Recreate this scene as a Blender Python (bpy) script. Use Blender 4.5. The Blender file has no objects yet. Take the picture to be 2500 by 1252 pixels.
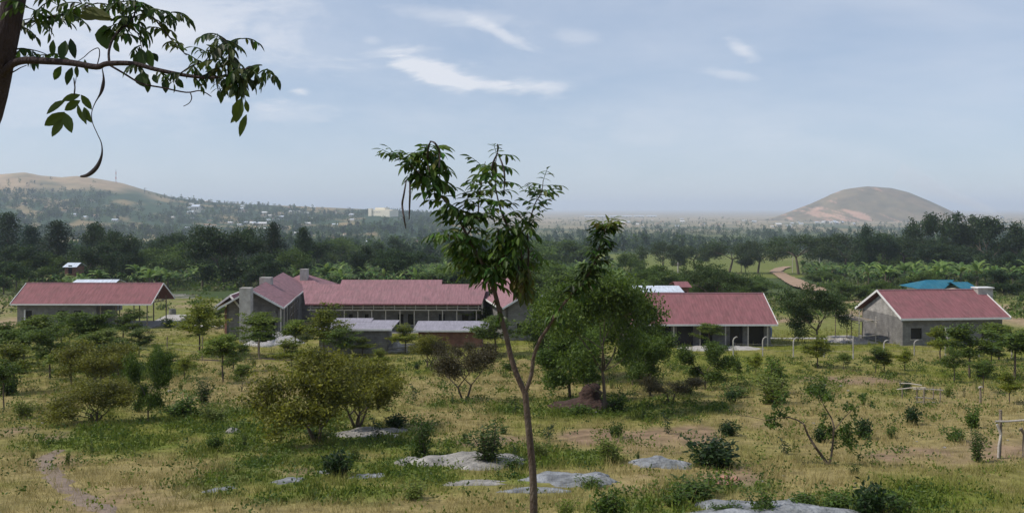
import bpy, math, random
import numpy as np
from mathutils import Vector, Matrix, noise
S = bpy.context.scene
COL = S.collection
R = math.radians
# ------------------------------------------------------------------ camera, sky, sun, exposure
F = 2165.0; HY = 508.0           # focal length and horizon row measured on the 2500 px wide photograph
cd = bpy.data.cameras.new('camera'); cam = bpy.data.objects.new('camera', cd); COL.objects.link(cam)
cd.sensor_width = 36; cd.lens = 36*F/2500; cd.shift_y = -(626-HY)/2500
cd.clip_start = 0.1; cd.clip_end = 60000
cam.location = (0, 0, 0); cam.rotation_euler = (R(90), 0, 0)
S.camera = cam
SUN_EL, SUN_AZ = R(50), R(-97)    # azimuth measured from +Y (view direction), negative = left
sd = bpy.data.lights.new('sun', 'SUN'); sun = bpy.data.objects.new('sun', sd); COL.objects.link(sun)
sd.energy = 3.1; sd.angle = R(0.6); sd.color = (1.0, 0.93, 0.82)
sv = Vector((math.sin(SUN_AZ)*math.cos(SUN_EL), math.cos(SUN_AZ)*math.cos(SUN_EL), math.sin(SUN_EL)))
sun.rotation_euler = sv.to_track_quat('Z', 'Y').to_euler()
S.view_settings.view_transform = 'Standard'; S.view_settings.look = 'None'
S.cycles.volume_bounces = 2
S.view_settings.exposure = 0.22; S.view_settings.gamma = 1
wd = bpy.data.worlds.new('World'); S.world = wd; wd.use_nodes = True
nt = wd.node_tree; N = nt.nodes; L = nt.links
for n in list(N): N.remove(n)
out = N.new('ShaderNodeOutputWorld'); bg = N.new('ShaderNodeBackground'); sky = N.new('ShaderNodeTexSky')
sky.sky_type = 'NISHITA'; sky.sun_disc = False; sky.sun_elevation = SUN_EL; sky.sun_rotation = SUN_AZ
sky.air_density = 1.0; sky.dust_density = 0.4; sky.ozone_density = 1.6; sky.altitude = 1200
bg.inputs['Strength'].default_value = 0.113
def wm(op, a, b=None, c=None):
    n = N.new('ShaderNodeMath'); n.operation = op
    for i, v in enumerate((a, b, c)):
        if v is None: continue
        if isinstance(v, (int, float)): n.inputs[i].default_value = v
        else: L.new(v, n.inputs[i])
    return n.outputs[0]
tc = N.new('ShaderNodeTexCoord'); sx = N.new('ShaderNodeSeparateXYZ'); L.new(tc.outputs['Generated'], sx.inputs[0])
yy = wm('MAXIMUM', sx.outputs[1], 0.15)
cu = wm('DIVIDE', sx.outputs[0], yy); cv = wm('DIVIDE', sx.outputs[2], yy)
cb = N.new('ShaderNodeCombineXYZ'); L.new(cu, cb.inputs[0]); L.new(wm('MULTIPLY', cv, 3.2), cb.inputs[1])
def wnoise(scale, detail, dist=0.0, off=0.0):
    n = N.new('ShaderNodeTexNoise'); n.inputs['Scale'].default_value = scale; n.inputs['Detail'].default_value = detail
    n.inputs['Distortion'].default_value = dist; n.inputs['Roughness'].default_value = 0.62
    m = N.new('ShaderNodeMapping'); m.inputs['Location'].default_value = (off, off*0.7, off*1.3)
    L.new(cb.outputs[0], m.inputs[0]); L.new(m.outputs[0], n.inputs['Vector']); return n.outputs['Fac']
n1 = wnoise(7, 7, 0.6, 3.1); n2 = wnoise(2.2, 5, 0.3, 8.4); n3 = wnoise(22, 5, 0.4, 1.7)
tot = None
for (px, py, rx, ry, ang, st) in [(965,126,110,15,-6,.8),(1055,178,120,26,24,1.0),(1185,208,120,18,8,.9),(1310,212,95,22,3,1.0),(1215,78,80,16,25,.75),
        (1090,38,170,26,6,.5),(1812,122,58,20,32,.75),(1790,182,70,12,8,.45),(732,221,28,13,8,1.0),(300,40,520,130,5,.62),(120,240,420,70,0,.38),
        (690,275,120,30,0,.28),(1410,92,60,16,5,.35),(905,100,30,14,0,.4),(1350,300,500,50,3,.16)]:
    a = R(ang); u0 = (px-1250)/F; v0 = (HY-py)/F; rx /= F; ry /= F
    du = wm('SUBTRACT', cu, u0); dv = wm('SUBTRACT', cv, v0)
    # image y grows downward: a positive angle slopes down to the right
    p = wm('ADD', wm('MULTIPLY', du, math.cos(a)/rx), wm('MULTIPLY', dv, -math.sin(a)/rx))
    q = wm('ADD', wm('MULTIPLY', du, math.sin(a)/ry), wm('MULTIPLY', dv, math.cos(a)/ry))
    d = wm('SQRT', wm('ADD', wm('MULTIPLY', p, p), wm('MULTIPLY', q, q)))
    d = wm('ADD', wm('ADD', d, wm('MULTIPLY', wm('SUBTRACT', n1, 0.5), 3.4)), wm('MULTIPLY', wm('SUBTRACT', n3, 0.5), 1.8))
    m = N.new('ShaderNodeMapRange'); m.interpolation_type = 'SMOOTHSTEP'; L.new(d, m.inputs[0])
    m.inputs[1].default_value = 1.35; m.inputs[2].default_value = 0.1; m.inputs[3].default_value = 0; m.inputs[4].default_value = st
    tot = m.outputs[0] if tot is None else wm('ADD', tot, m.outputs[0])
tot = wm('MULTIPLY', tot, wm('ADD', wm('MULTIPLY', n3, 0.9), 0.35))
w2 = N.new('ShaderNodeMapRange'); L.new(n2, w2.inputs[0]); w2.inputs[1].default_value = 0.38; w2.inputs[2].default_value = 0.75
w2.inputs[3].default_value = 0; w2.inputs[4].default_value = 0.42
tot = wm('MINIMUM', wm('ADD', tot, w2.outputs[0]), 0.9)
tint = N.new('ShaderNodeMix'); tint.data_type = 'RGBA'; tint.blend_type = 'MIX'; tint.inputs[0].default_value = 0.66
L.new(sky.outputs[0], tint.inputs[6]); tint.inputs[7].default_value = (3.5, 4.15, 5.3, 1)
mx = N.new('ShaderNodeMix'); mx.data_type = 'RGBA'; L.new(tot, mx.inputs[0]); L.new(tint.outputs[2], mx.inputs[6])
mx.inputs[7].default_value = (6.2, 6.4, 6.9, 1)
L.new(mx.outputs[2], bg.inputs['Color']); L.new(bg.outputs[0], out.inputs['Surface'])

# ------------------------------------------------------------------ terrain functions
_Y = [-60,-20,0, 2, 5, 9, 14, 20, 27, 35, 45, 60, 80, 94, 105, 117, 140, 170, 220, 300, 400, 500, 800, 1200, 2000, 3000, 6000, 14000, 60000]
_D = [-9,-2.2,1.1,1.8,3.1,4.7,5.95,7.0,8.0,9.0,10.2,11.8,13.5,14.4,15.0,15.4,16.2,17.5,20,24.5,29.5,34,43,50,57,61,64,66,68]
_T = [math.copysign(math.log1p(abs(y)/12), y) for y in _Y]
def _tt(Y): return np.sign(Y)*np.log1p(np.abs(Y)/12.0)
_grid = np.linspace(_T[0], _T[-1], 3000); _dg = np.interp(_grid, _T, _D)
_k = np.hanning(61); _k /= _k.sum(); _dg = np.convolve(np.pad(_dg, 30, mode='edge'), _k, mode='valid')
def dropf(Y): return float(np.interp(_tt(Y), _grid, _dg))
def H(x, Y):
    b = 0.35*noise.noise(Vector((x*0.06, Y*0.06, 0.3))) + 0.07*noise.noise(Vector((x*0.4, Y*0.4, 5)))
    if Y > 140:
        t = sstep(140, 240, Y); b = b*(1-t) + t*1.3*noise.noise(Vector((x*0.008, Y*0.003, 2.0)))
    return -dropf(Y) + b
def W(px, py, Y): return Vector(((px-1250)/F*Y, Y, (HY-py)/F*Y))
def sstep(a, b, t):
    t = max(0, min(1, (t-a)/(b-a))); return t*t*(3-2*t)
def G(px, py):
    Y = 4.0; u = (px-1250)/F; v = (HY-py)/F; prev = Y
    while Y < 9000:
        if v*Y < H(u*Y, Y): break
        prev = Y; Y *= 1.02
    lo, hi = prev, Y
    for _ in range(18):
        m = (lo+hi)/2
        if v*m < H(u*m, m): hi = m
        else: lo = m
    return Vector((u*hi, hi, H(u*hi, hi)))
def PXY(x, Y, z): return 1250 + F*x/Y, HY - F*z/Y
def fbm(x, y, s=0.0, o=3):
    return noise.fractal(Vector((x, y, s)), 1.0, 2.0, o)
def lerp(a, b, t): return tuple(a[i]+(b[i]-a[i])*t for i in range(3))
def sstep(a, b, t):
    t = max(0, min(1, (t-a)/(b-a))); return t*t*(3-2*t)

# ------------------------------------------------------------------ materials
MATS = {}
def new_mat(name):
    m = bpy.data.materials.new(name); m.use_nodes = True; MATS[name] = m
    return m, m.node_tree.nodes, m.node_tree.links, m.node_tree.nodes['Principled BSDF']
def mat_basic(name, col, rough=0.8, var=0.25, scale=3.0, bump=0.15, bscale=None, attr=False, stain=None, metal=0, spec=0.3, stretch=(1,1,1)):
    m, n, l, p = new_mat(name)
    tc = n.new('ShaderNodeTexCoord'); mp = n.new('ShaderNodeMapping'); l.new(tc.outputs['Object'], mp.inputs[0]); mp.inputs['Scale'].default_value = stretch
    a = n.new('ShaderNodeTexNoise'); a.inputs['Scale'].default_value = scale; a.inputs['Detail'].default_value = 6; a.inputs['Roughness'].default_value = 0.65
    l.new(mp.outputs[0], a.inputs['Vector'])
    mr = n.new('ShaderNodeMapRange'); l.new(a.outputs['Fac'], mr.inputs[0]); mr.inputs[1].default_value = .3; mr.inputs[2].default_value = .7
    mr.inputs[3].default_value = 1-var; mr.inputs[4].default_value = 1+var
    mx = n.new('ShaderNodeMix'); mx.data_type = 'RGBA'; mx.blend_type = 'MULTIPLY'; mx.inputs[0].default_value = 1
    l.new(mr.outputs[0], mx.inputs[7])
    if attr:
        at = n.new('ShaderNodeAttribute'); at.attribute_name = 'col'; l.new(at.outputs['Color'], mx.inputs[6])
    else: mx.inputs[6].default_value = (*col, 1)
    o = mx.outputs[2]
    if stain:
        b = n.new('ShaderNodeTexNoise'); b.inputs['Scale'].default_value = scale*0.35; b.inputs['Detail'].default_value = 5
        l.new(mp.outputs[0], b.inputs['Vector'])
        r2 = n.new('ShaderNodeMapRange'); l.new(b.outputs['Fac'], r2.inputs[0]); r2.inputs[1].default_value = .5; r2.inputs[2].default_value = .68; r2.inputs[4].default_value = .7
        m2 = n.new('ShaderNodeMix'); m2.data_type = 'RGBA'; l.new(r2.outputs[0], m2.inputs[0]); l.new(o, m2.inputs[6]); m2.inputs[7].default_value = (*stain, 1); o = m2.outputs[2]
    l.new(o, p.inputs['Base Color']); p.inputs['Roughness'].default_value = rough; p.inputs['Metallic'].default_value = metal
    p.inputs['Specular IOR Level'].default_value = spec
    if bump:
        c = n.new('ShaderNodeTexNoise'); c.inputs['Scale'].default_value = bscale or scale*4; c.inputs['Detail'].default_value = 5; l.new(mp.outputs[0], c.inputs['Vector'])
        bp = n.new('ShaderNodeBump'); bp.inputs['Strength'].default_value = bump; bp.inputs['Distance'].default_value = 0.1
        l.new(c.outputs['Fac'], bp.inputs['Height']); l.new(bp.outputs[0], p.inputs['Normal'])
    return m
def mat_leaf(name, trans=0.38, rough=0.55, spec=0.35, rand=0.18):
    m, n, l, p = new_mat(name)
    at = n.new('ShaderNodeAttribute'); at.attribute_name = 'col'
    oi = n.new('ShaderNodeObjectInfo'); mr = n.new('ShaderNodeMapRange'); l.new(oi.outputs['Random'], mr.inputs[0])
    mr.inputs[3].default_value = 1-rand; mr.inputs[4].default_value = 1+rand
    mx = n.new('ShaderNodeMix'); mx.data_type = 'RGBA'; mx.blend_type = 'MULTIPLY'; mx.inputs[0].default_value = 1
    l.new(at.outputs['Color'], mx.inputs[6]); l.new(mr.outputs[0], mx.inputs[7])
    l.new(mx.outputs[2], p.inputs['Base Color']); p.inputs['Roughness'].default_value = rough; p.inputs['Specular IOR Level'].default_value = spec
    tr = n.new('ShaderNodeBsdfTranslucent'); l.new(mx.outputs[2], tr.inputs['Color'])
    ms = n.new('ShaderNodeMixShader'); ms.inputs[0].default_value = trans
    l.new(p.outputs[0], ms.inputs[1]); l.new(tr.outputs[0], ms.inputs[2]); l.new(ms.outputs[0], n['Material Output'].inputs['Surface'])
    return m
def mat_roof(name, col, pitch=0.35, depth=0.03, rough=0.75, dirt=(0.25,0.17,0.15), axis=0):
    m, n, l, p = new_mat(name)
    tc = n.new('ShaderNodeTexCoord'); sp = n.new('ShaderNodeSeparateXYZ'); l.new(tc.outputs['Object'], sp.inputs[0])
    mu = n.new('ShaderNodeMath'); mu.operation = 'MULTIPLY'; l.new(sp.outputs[axis], mu.inputs[0]); mu.inputs[1].default_value = 2*math.pi/pitch
    sn = n.new('ShaderNodeMath'); sn.operation = 'SINE'; l.new(mu.outputs[0], sn.inputs[0])
    bp = n.new('ShaderNodeBump'); bp.inputs['Strength'].default_value = 0.12; bp.inputs['Distance'].default_value = depth
    l.new(sn.outputs[0], bp.inputs['Height']); l.new(bp.outputs[0], p.inputs['Normal'])
    a = n.new('ShaderNodeTexNoise'); a.inputs['Scale'].default_value = 0.9; a.inputs['Detail'].default_value = 7; l.new(tc.outputs['Object'], a.inputs['Vector'])
    b = n.new('ShaderNodeTexNoise'); b.inputs['Scale'].default_value = 2.2; b.inputs['Detail'].default_value = 7; b.inputs['Roughness'].default_value = .7; mp = n.new('ShaderNodeMapping'); mp.inputs['Scale'].default_value = (2.5,.35,.35); l.new(tc.outputs['Object'], mp.inputs[0]); l.new(mp.outputs[0], b.inputs['Vector'])
    mr = n.new('ShaderNodeMapRange'); l.new(a.outputs['Fac'], mr.inputs[0]); mr.inputs[1].default_value = .45; mr.inputs[2].default_value = .7; mr.inputs[4].default_value = .6
    m1 = n.new('ShaderNodeMix'); m1.data_type = 'RGBA'; l.new(mr.outputs[0], m1.inputs[0]); m1.inputs[6].default_value = (*col, 1); m1.inputs[7].default_value = (*dirt, 1)
    m3 = n.new('ShaderNodeMapRange'); l.new(b.outputs['Fac'], m3.inputs[0]); m3.inputs[1].default_value = .3; m3.inputs[2].default_value = .7; m3.inputs[3].default_value = .7; m3.inputs[4].default_value = 1.28; p.inputs['Specular IOR Level'].default_value = .15
    m2 = n.new('ShaderNodeMix'); m2.data_type = 'RGBA'; m2.blend_type = 'MULTIPLY'; m2.inputs[0].default_value = 1; l.new(m1.outputs[2], m2.inputs[6]); l.new(m3.outputs[0], m2.inputs[7])
    l.new(m2.outputs[2], p.inputs['Base Color']); p.inputs['Roughness'].default_value = rough
    return m
def mat_block(name, col, mortar, w=0.4, h=0.2):
    m, n, l, p = new_mat(name)
    tc = n.new('ShaderNodeTexCoord'); sp = n.new('ShaderNodeSeparateXYZ'); l.new(tc.outputs['Object'], sp.inputs[0])
    ad = n.new('ShaderNodeMath'); l.new(sp.outputs[0], ad.inputs[0]); l.new(sp.outputs[1], ad.inputs[1])
    cb = n.new('ShaderNodeCombineXYZ'); l.new(ad.outputs[0], cb.inputs[0]); l.new(sp.outputs[2], cb.inputs[1])
    br = n.new('ShaderNodeTexBrick'); l.new(cb.outputs[0], br.inputs['Vector']); br.inputs['Scale'].default_value = 1
    br.inputs['Brick Width'].default_value = w; br.inputs['Row Height'].default_value = h; br.inputs['Mortar Size'].default_value = 0.015
    br.inputs['Color1'].default_value = (*col, 1); br.inputs['Color2'].default_value = (*[c*0.78 for c in col], 1); br.inputs['Mortar'].default_value = (*mortar, 1)
    a = n.new('ShaderNodeTexNoise'); a.inputs['Scale'].default_value = 1.3; a.inputs['Detail'].default_value = 6; l.new(tc.outputs['Object'], a.inputs['Vector'])
    mr = n.new('ShaderNodeMapRange'); l.new(a.outputs['Fac'], mr.inputs[0]); mr.inputs[1].default_value = .3; mr.inputs[2].default_value = .7; mr.inputs[3].default_value = .7; mr.inputs[4].default_value = 1.25
    m2 = n.new('ShaderNodeMix'); m2.data_type = 'RGBA'; m2.blend_type = 'MULTIPLY'; m2.inputs[0].default_value = 1; l.new(br.outputs['Color'], m2.inputs[6]); l.new(mr.outputs[0], m2.inputs[7])
    l.new(m2.outputs[2], p.inputs['Base Color']); p.inputs['Roughness'].default_value = 0.9
    return m
leafM = mat_leaf('leaf'); grassM = mat_leaf('grass_blade', 0.25, 0.8, 0.1, 0.0); podM = mat_leaf('pod_skin', 0.05, .6, .3)
barkM = mat_basic('bark', (0.11,0.085,0.065), .9, .35, 9, .5, stretch=(1,1,.3))
barkF = mat_basic('bark_smooth', (0.085,0.058,0.045), .85, .35, 14, .5, stain=(0.17,0.14,0.115), stretch=(1,1,.4))
barkD = mat_basic('bark_dark', (0.045,0.030,0.030), .9, .35, 20, .5, stretch=(1,1,.3))
roofM = mat_roof('red_roof', (0.225,0.096,0.104), dirt=(0.165,0.085,0.085))
roofP = mat_roof('pink_roof', (0.265,0.142,0.156), dirt=(0.20,0.125,0.13))
tealM = mat_roof('teal_roof', (0.02,0.13,0.20), dirt=(0.05,0.15,0.19))
zincM = mat_roof('zinc_roof', (0.27,0.25,0.29), pitch=0.2, dirt=(0.22,0.205,0.225), rough=0.45)
brightM = mat_roof('bright_zinc_roof', (0.55,0.60,0.68), pitch=0.2, dirt=(0.45,0.48,0.52), rough=0.4)
blockM = mat_block('grey_blocks', (0.20,0.19,0.185), (0.14,0.135,0.13))
litBlockM = mat_block('lit_grey_blocks', (0.36,0.34,0.32), (0.27,0.255,0.24))  # lighter copy of the grey blocks: sunlight painted into the gable colour
brickM = mat_block('red_mud_wall', (0.24,0.11,0.08), (0.18,0.09,0.07), .3, .1)
whiteM = mat_basic('white_trim', (0.68,0.67,0.66), .6, .12, 4, 0)
creamM = mat_basic('cream_wall', (0.62,0.56,0.45), .8, .12, 1, 0)
conc = mat_basic('concrete', (0.38,0.36,0.34), .9, .25, 2.5, .3, stain=(0.25,0.23,0.2))
concD = mat_basic('dark_concrete', (0.20,0.19,0.18), .9, .3, 2.5, .3)
woodM = mat_basic('weathered_wood', (0.22,0.18,0.14), .9, .35, 6, .4)
woodP = mat_basic('pale_pole', (0.46,0.42,0.38), .85, .25, 7, .3)
darkM = mat_basic('dark_plastic', (0.03,0.035,0.04), .5, .2, 5, 0)
blueM = mat_basic('blue_plastic', (0.07,0.13,0.28), .5, .2, 5, 0)
glassM = mat_basic('window_dark', (0.015,0.014,0.022), .25, .2, 5, 0)
rockM = mat_basic('granite', (0.225,0.235,0.25), .95, .6, 2.4, 1.0, 9, stain=(0.085,0.09,0.075))
rockP = mat_basic('pale_granite', (0.28,0.265,0.245), .95, .52, 2.4, 1.0, 9, stain=(0.14,0.13,0.11))
mudM = mat_basic('termite_mud', (0.060,0.036,0.030), .95, .4, 3, .9, 8)
redstoneM = mat_basic('red_stone', (0.42,0.22,0.17), .95, .35, 4, .6)
gravelM = mat_basic('gravel', (0.44,0.42,0.41), .95, .3, 7, .8, 25)
groundM = mat_basic('soil_and_grass', (1,1,1), .95, .42, 1.3, .6, 7, attr=True, spec=0.1)
hillM = mat_basic('hill_grass', (1,1,1), .95, .22, 0.012, 0, attr=True, spec=0.05)
roadM = mat_basic('dirt', (0.31,0.21,0.14), .95, .2, 0.3, 0)
pathM = mat_basic('trodden_earth', (0.205,0.155,0.12), .95, .3, 2.2, .4, 9)

# ------------------------------------------------------------------ mesh builder
def rgb(c): return np.array(c, dtype=float)
class MB:
    def __init__(s): s.v = []; s.f = []; s.c = []; s.n = 0; s.nc = (1,1,1)
    def add(s, verts, faces, col=None):
        verts = np.asarray(verts, dtype=float).reshape(-1, 3); faces = np.asarray(faces, dtype=np.int64)
        s.v.append(verts); s.f.append(faces + s.n); s.n += len(verts)
        c = np.ones((len(verts), 4))
        if col is not None: c[:, :3] = np.asarray(col)
        s.c.append(c)
    def box(s, lo, hi, col=None):
        x0,y0,z0 = lo; x1,y1,z1 = hi
        s.add([(x0,y0,z0),(x1,y0,z0),(x1,y1,z0),(x0,y1,z0),(x0,y0,z1),(x1,y0,z1),(x1,y1,z1),(x0,y1,z1)],
              [(0,3,2,1),(4,5,6,7),(0,1,5,4),(1,2,6,5),(2,3,7,6),(3,0,4,7)], col)
    def beam(s, a, b, w, h=None, col=None):
        a = Vector(a); b = Vector(b); h = h or w; d = (b-a).normalized()
        up = Vector((0,0,1)) if abs(d.z) < .95 else Vector((0,1,0))
        r = d.cross(up).normalized()*w/2; u = r.cross(d).normalized()*h/2
        vs = [p+q for p in (a,b) for q in (-r-u, r-u, r+u, -r+u)]
        s.add([tuple(v) for v in vs], [(0,1,2,3),(7,6,5,4),(0,4,5,1),(1,5,6,2),(2,6,7,3),(3,7,4,0)], col)
    def slab(s, pts, t, col=None):
        top = [Vector(p) for p in pts]; n = len(top); bot = [p-Vector((0,0,t)) for p in top]
        s.add([tuple(p) for p in top+bot], [], None) if False else None
        if n == 4:
            s.add([tuple(p) for p in top+bot], [(0,1,2,3),(7,6,5,4)]+[(i, i+4, (i+1)%4+4, (i+1)%4) for i in range(4)], col)
        else:
            s.add([tuple(p) for p in top+bot], [(0,1,2),(5,4,3)], col)
            s.add([tuple(p) for p in top+bot], [(i, i+3, (i+1)%3+3, (i+1)%3) for i in range(3)], col)
    def tube(s, pts, rad, n=6, col=None):
        pts = [Vector(p) for p in pts]; m = len(pts)
        if not hasattr(rad, '__len__'): rad = [rad]*m
        d0 = (pts[1]-pts[0]).normalized(); ref = d0.orthogonal().normalized(); vs = []
        for i, p in enumerate(pts):
            d = (pts[min(i+1, m-1)]-pts[max(i-1, 0)]).normalized()
            ref = (ref - d*ref.dot(d)); ref = ref.normalized() if ref.length > 1e-6 else d.orthogonal().normalized()
            b = d.cross(ref)
            for k in range(n):
                a = 2*math.pi*k/n; vs.append(tuple(p + (ref*math.cos(a)+b*math.sin(a))*rad[i]))
        fs = [(i*n+k, i*n+(k+1)%n, (i+1)*n+(k+1)%n, (i+1)*n+k) for i in range(m-1) for k in range(n)]
        s.add(vs, fs, col)
        c = len(vs); s.add([tuple(pts[-1])]+vs[-n:], [(0, 1+k, 1+(k+1)%n) for k in range(n)], col)
    def diamonds(s, base, d, side, ln, wd, col, fold=None):
        """leaf quads: base (N,3), unit dir d, unit side, lengths, widths, colours (N,3)"""
        n = len(base); ln = np.broadcast_to(ln, (n,))[:, None]; wd = np.broadcast_to(wd, (n,))[:, None]
        nr = np.cross(d, side); mid = base + d*ln*0.45 - nr*ln*0.06
        vs = np.stack([base, mid+side*wd/2, base+d*ln-nr*ln*0.12*0, mid-side*wd/2], 1).reshape(-1, 3)
        fs = np.arange(n*4).reshape(n, 4)
        s.add(vs, fs, np.repeat(col, 4, axis=0))
    def build(s, name, mat, parent=None, smooth=False, world=True):
        me = bpy.data.meshes.new(name)
        s.to_mesh(me)
        me.materials.append(mat)
        o = bpy.data.objects.new(name, me); COL.objects.link(o)
        if parent:
            o.parent = parent
            if world:
                lv = np.array(parent.location); co = np.concatenate(s.v) - lv
                me.vertices.foreach_set('co', co.ravel())
        me.polygons.foreach_set('use_smooth', [bool(smooth)]*len(me.polygons))
        me.update()
        return o
    def to_mesh(s, me):
        v = np.concatenate(s.v); c = np.concatenate(s.c)
        loops = np.concatenate([f.ravel() for f in s.f]); tot = np.concatenate([np.full(len(f), f.shape[1]) for f in s.f if len(f)])
        me.vertices.add(len(v)); me.vertices.foreach_set('co', v.ravel())
        me.loops.add(len(loops)); me.loops.foreach_set('vertex_index', loops.astype(np.int32))
        me.polygons.add(len(tot)); st = np.concatenate([[0], np.cumsum(tot)[:-1]])
        me.polygons.foreach_set('loop_start', st.astype(np.int32)); me.polygons.foreach_set('loop_total', tot.astype(np.int32))
        at = me.attributes.new('col', 'FLOAT_COLOR', 'POINT'); at.data.foreach_set('color', c.ravel().astype(np.float32))
        me.update(calc_edges=True); me.polygons.foreach_set('use_smooth', [False]*len(me.polygons))
def tag(o, label=None, cat=None, group=None, kind=None):
    if label: o['label'] = label
    if cat: o['category'] = cat
    if group: o['group'] = group
    if kind: o['kind'] = kind
    return o
def thing(name, label, cat, loc=(0,0,0), rz=0, group=None, scale=None):
    o = bpy.data.objects.new(name, None); COL.objects.link(o); o.location = loc; o.rotation_euler = (0,0,rz)
    o.empty_display_size = 0.3
    if scale: o.scale = scale
    return tag(o, label, cat, group)
def struct(o): o['kind'] = 'structure'; return o

# ------------------------------------------------------------------ ground
PATCH_DRY = (0.255, 0.206, 0.088); PATCH_GRN = (0.145, 0.160, 0.024); PATCH_LUSH = (0.080, 0.115, 0.030); BARE = (0.225, 0.150, 0.105)
LUSH = [(780,1085,330,45),(620,1030,220,30),(850,1125,280,40),(640,1190,200,35),(240,1075,170,28),(1480,1000,260,22),(860,1210,120,20),(1750,1195,130,30),(2190,1225,200,30),(1300,1120,190,22),(330,905,120,18),(1580,1235,160,30),(1100,990,60,10),(1130,1170,180,15)]
DRYS = [(120,1200,230,90),(560,940,160,60),(330,1180,240,50),(1100,960,120,40),(1250,920,140,40),(2250,1090,230,60),(1900,1180,200,50),(1950,1000,160,50),(1620,1160,100,60),(620,1245,300,25),(2350,1010,160,50),(1500,1080,150,25),(1050,1240,180,25),(1100,1040,110,50)]
BARES = [(1620,1080,130,28),(1450,1065,90,18),(130,1130,60,20),(2290,1110,170,22),(720,1150,60,12),(1200,1075,110,16),(60,1060,110,16),(2440,1080,80,40),(1690,1055,50,16),(1790,1160,90,18),(2080,930,120,12)]
def ell(px, py, L_):
    s = 0
    for (a, b, rx, ry) in L_:
        d = ((px-a)/rx)**2 + ((py-b)/ry)**2
        if d < 2.2: s = max(s, 1-sstep(0.35, 2.2, d))
    return s
def field_mix(x, Y):
    """lushness, bareness of the near field"""
    px, py = PXY(x, max(Y, 1), H(x, Y))
    n1 = fbm(x*0.09, Y*0.07, 1.0, 4); n2 = fbm(x*0.55, Y*0.45, 4.0, 5); n3 = fbm(x*0.16, Y*0.12, 9.0, 3)
    green = 0.38 + 0.42*n1 + 0.55*n2; bare = 0.5*n3 + 0.5*n2 - 0.30
    lush = 0.0
    if 14 < Y < 90:
        e = ell(px, py, LUSH); lush = max(0, e*(0.62+1.3*n2)); green += e*0.5
        green -= ell(px, py, DRYS)*0.55
        bare += ell(px, py, BARES)*0.75
    if Y > 55: green += 0.32*sstep(55, 72, Y)
    return max(0, min(1, green)), max(0, min(1, lush)), max(0, min(1, bare*1.6))
def gcol(x, Y):
    px, py = PXY(x, max(Y, 1), -dropf(Y))
    if Y < 175:
        g, l_, b = field_mix(x, Y)
        c = lerp(PATCH_DRY, PATCH_GRN, g); c = lerp(c, PATCH_LUSH, l_*0.7); c = lerp(c, BARE, b*0.85)
        if 100 < Y < 175:
            t = sstep(100, 118, Y); n = fbm(x*.05, Y*.05, 3.0)
            c2 = lerp((0.16,0.17,0.05), (0.30,0.22,0.14), sstep(0.0, .5, n+0.1))
            c = lerp(c, c2, t)
        return c
    n = fbm(x*.012, Y*.006, 3.0, 4); n2 = fbm(x*.004, Y*.002, 7.0, 4)
    c = lerp((0.05,0.075,0.025), (0.12,0.13,0.05), sstep(-.4, .5, n))
    if 1430 < px < 1960 and 622 < py < 678:
        c = lerp((0.13,0.15,0.035), (0.22,0.20,0.08), sstep(-.3, .5, n2+n*0.5))
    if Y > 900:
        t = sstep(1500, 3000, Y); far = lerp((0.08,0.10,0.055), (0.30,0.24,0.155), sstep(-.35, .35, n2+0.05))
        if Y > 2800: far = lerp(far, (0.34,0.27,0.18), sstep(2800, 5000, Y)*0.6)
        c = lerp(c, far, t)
    if 130 < px < 620 and 556 < py < 606: c = lerp(c, (0.30,0.26,0.14), sstep(-.5,.2,n2+.2)*.85)
    return c
rows = list(np.arange(-40, 4, 3.0)) + list(np.arange(4, 130, 0.55)) + list(130*np.exp(np.linspace(0.01, math.log(52000/130), 210)))
NC = 300; vs = []; cs = []
for Y in rows:
    half = 0.74*abs(Y) + 28
    if Y > 4000: half = 0.74*abs(Y)+28
    for j in range(NC+1):
        x = -half + 2*half*j/NC
        vs.append((x, Y, H(x, Y))); cs.append(gcol(x, Y))
n1_ = NC+1; ii = np.arange(len(rows)-1)[:, None]*n1_ + np.arange(NC)[None, :]; ii = ii.ravel()
g = MB(); g.add(vs, np.stack([ii, ii+1, ii+n1_+1, ii+n1_], 1), cs)
struct(g.build('ground', groundM, smooth=True))

# long hill on the left and dome hill on the right
CR = [(-900,405),(-500,425),(-200,436),(0,424),(60,419),(100,427),(150,431),(190,428),(240,435),(300,446),(350,461),(420,480),(500,491),(600,497),(700,501),(800,505),(950,512),(1100,519),(1200,530)]
def hill_left(u, Y):
    px = 1250+u*F; YC = 3400
    zc = (HY-np.interp(px, [c[0] for c in CR], [c[1] for c in CR]))/F*YC
    base = -dropf(Y); rise = zc + 62
    if Y < YC: s = ((Y-1500)/(YC-1500)); s = max(0, s); s = 0.55*s + 0.45*s*s
    else: s = 1-0.6*sstep(YC, 6500, Y)
    x = u*Y
    fold = 14*fbm(x*.0022, Y*.0016, 2, 4)*math.sin(math.pi*min(1, max(0,s))) * min(1, rise/60)
    return base - 3 + max(0, rise)*s + fold
vs = []; cs = []; us = np.linspace((-1100-1250)/F, (1180-1250)/F, 240); yr = np.linspace(1450, 6500, 130)
for Y in yr:
    for u in us:
        z = hill_left(u, Y); vs.append((u*Y, Y, z)); px, py = PXY(u*Y, Y, z)
        n = fbm(u*12, Y*.0016, 2, 4); n2 = fbm(u*30, Y*.004, 5, 4)
        up = sstep(0.0, 30, (np.interp(px, [0,420,700,900], [470,485,507,520]) - py) + n*26)
        c = lerp((0.04,0.07,0.035), (0.33,0.24,0.13), sstep(.05, .5, n2+n*.4)*0.7)
        c = lerp(c, lerp((0.36,0.26,0.155), (0.25,0.20,0.12), sstep(-.2,.6,n2)), up)
        cs.append(c)
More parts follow.
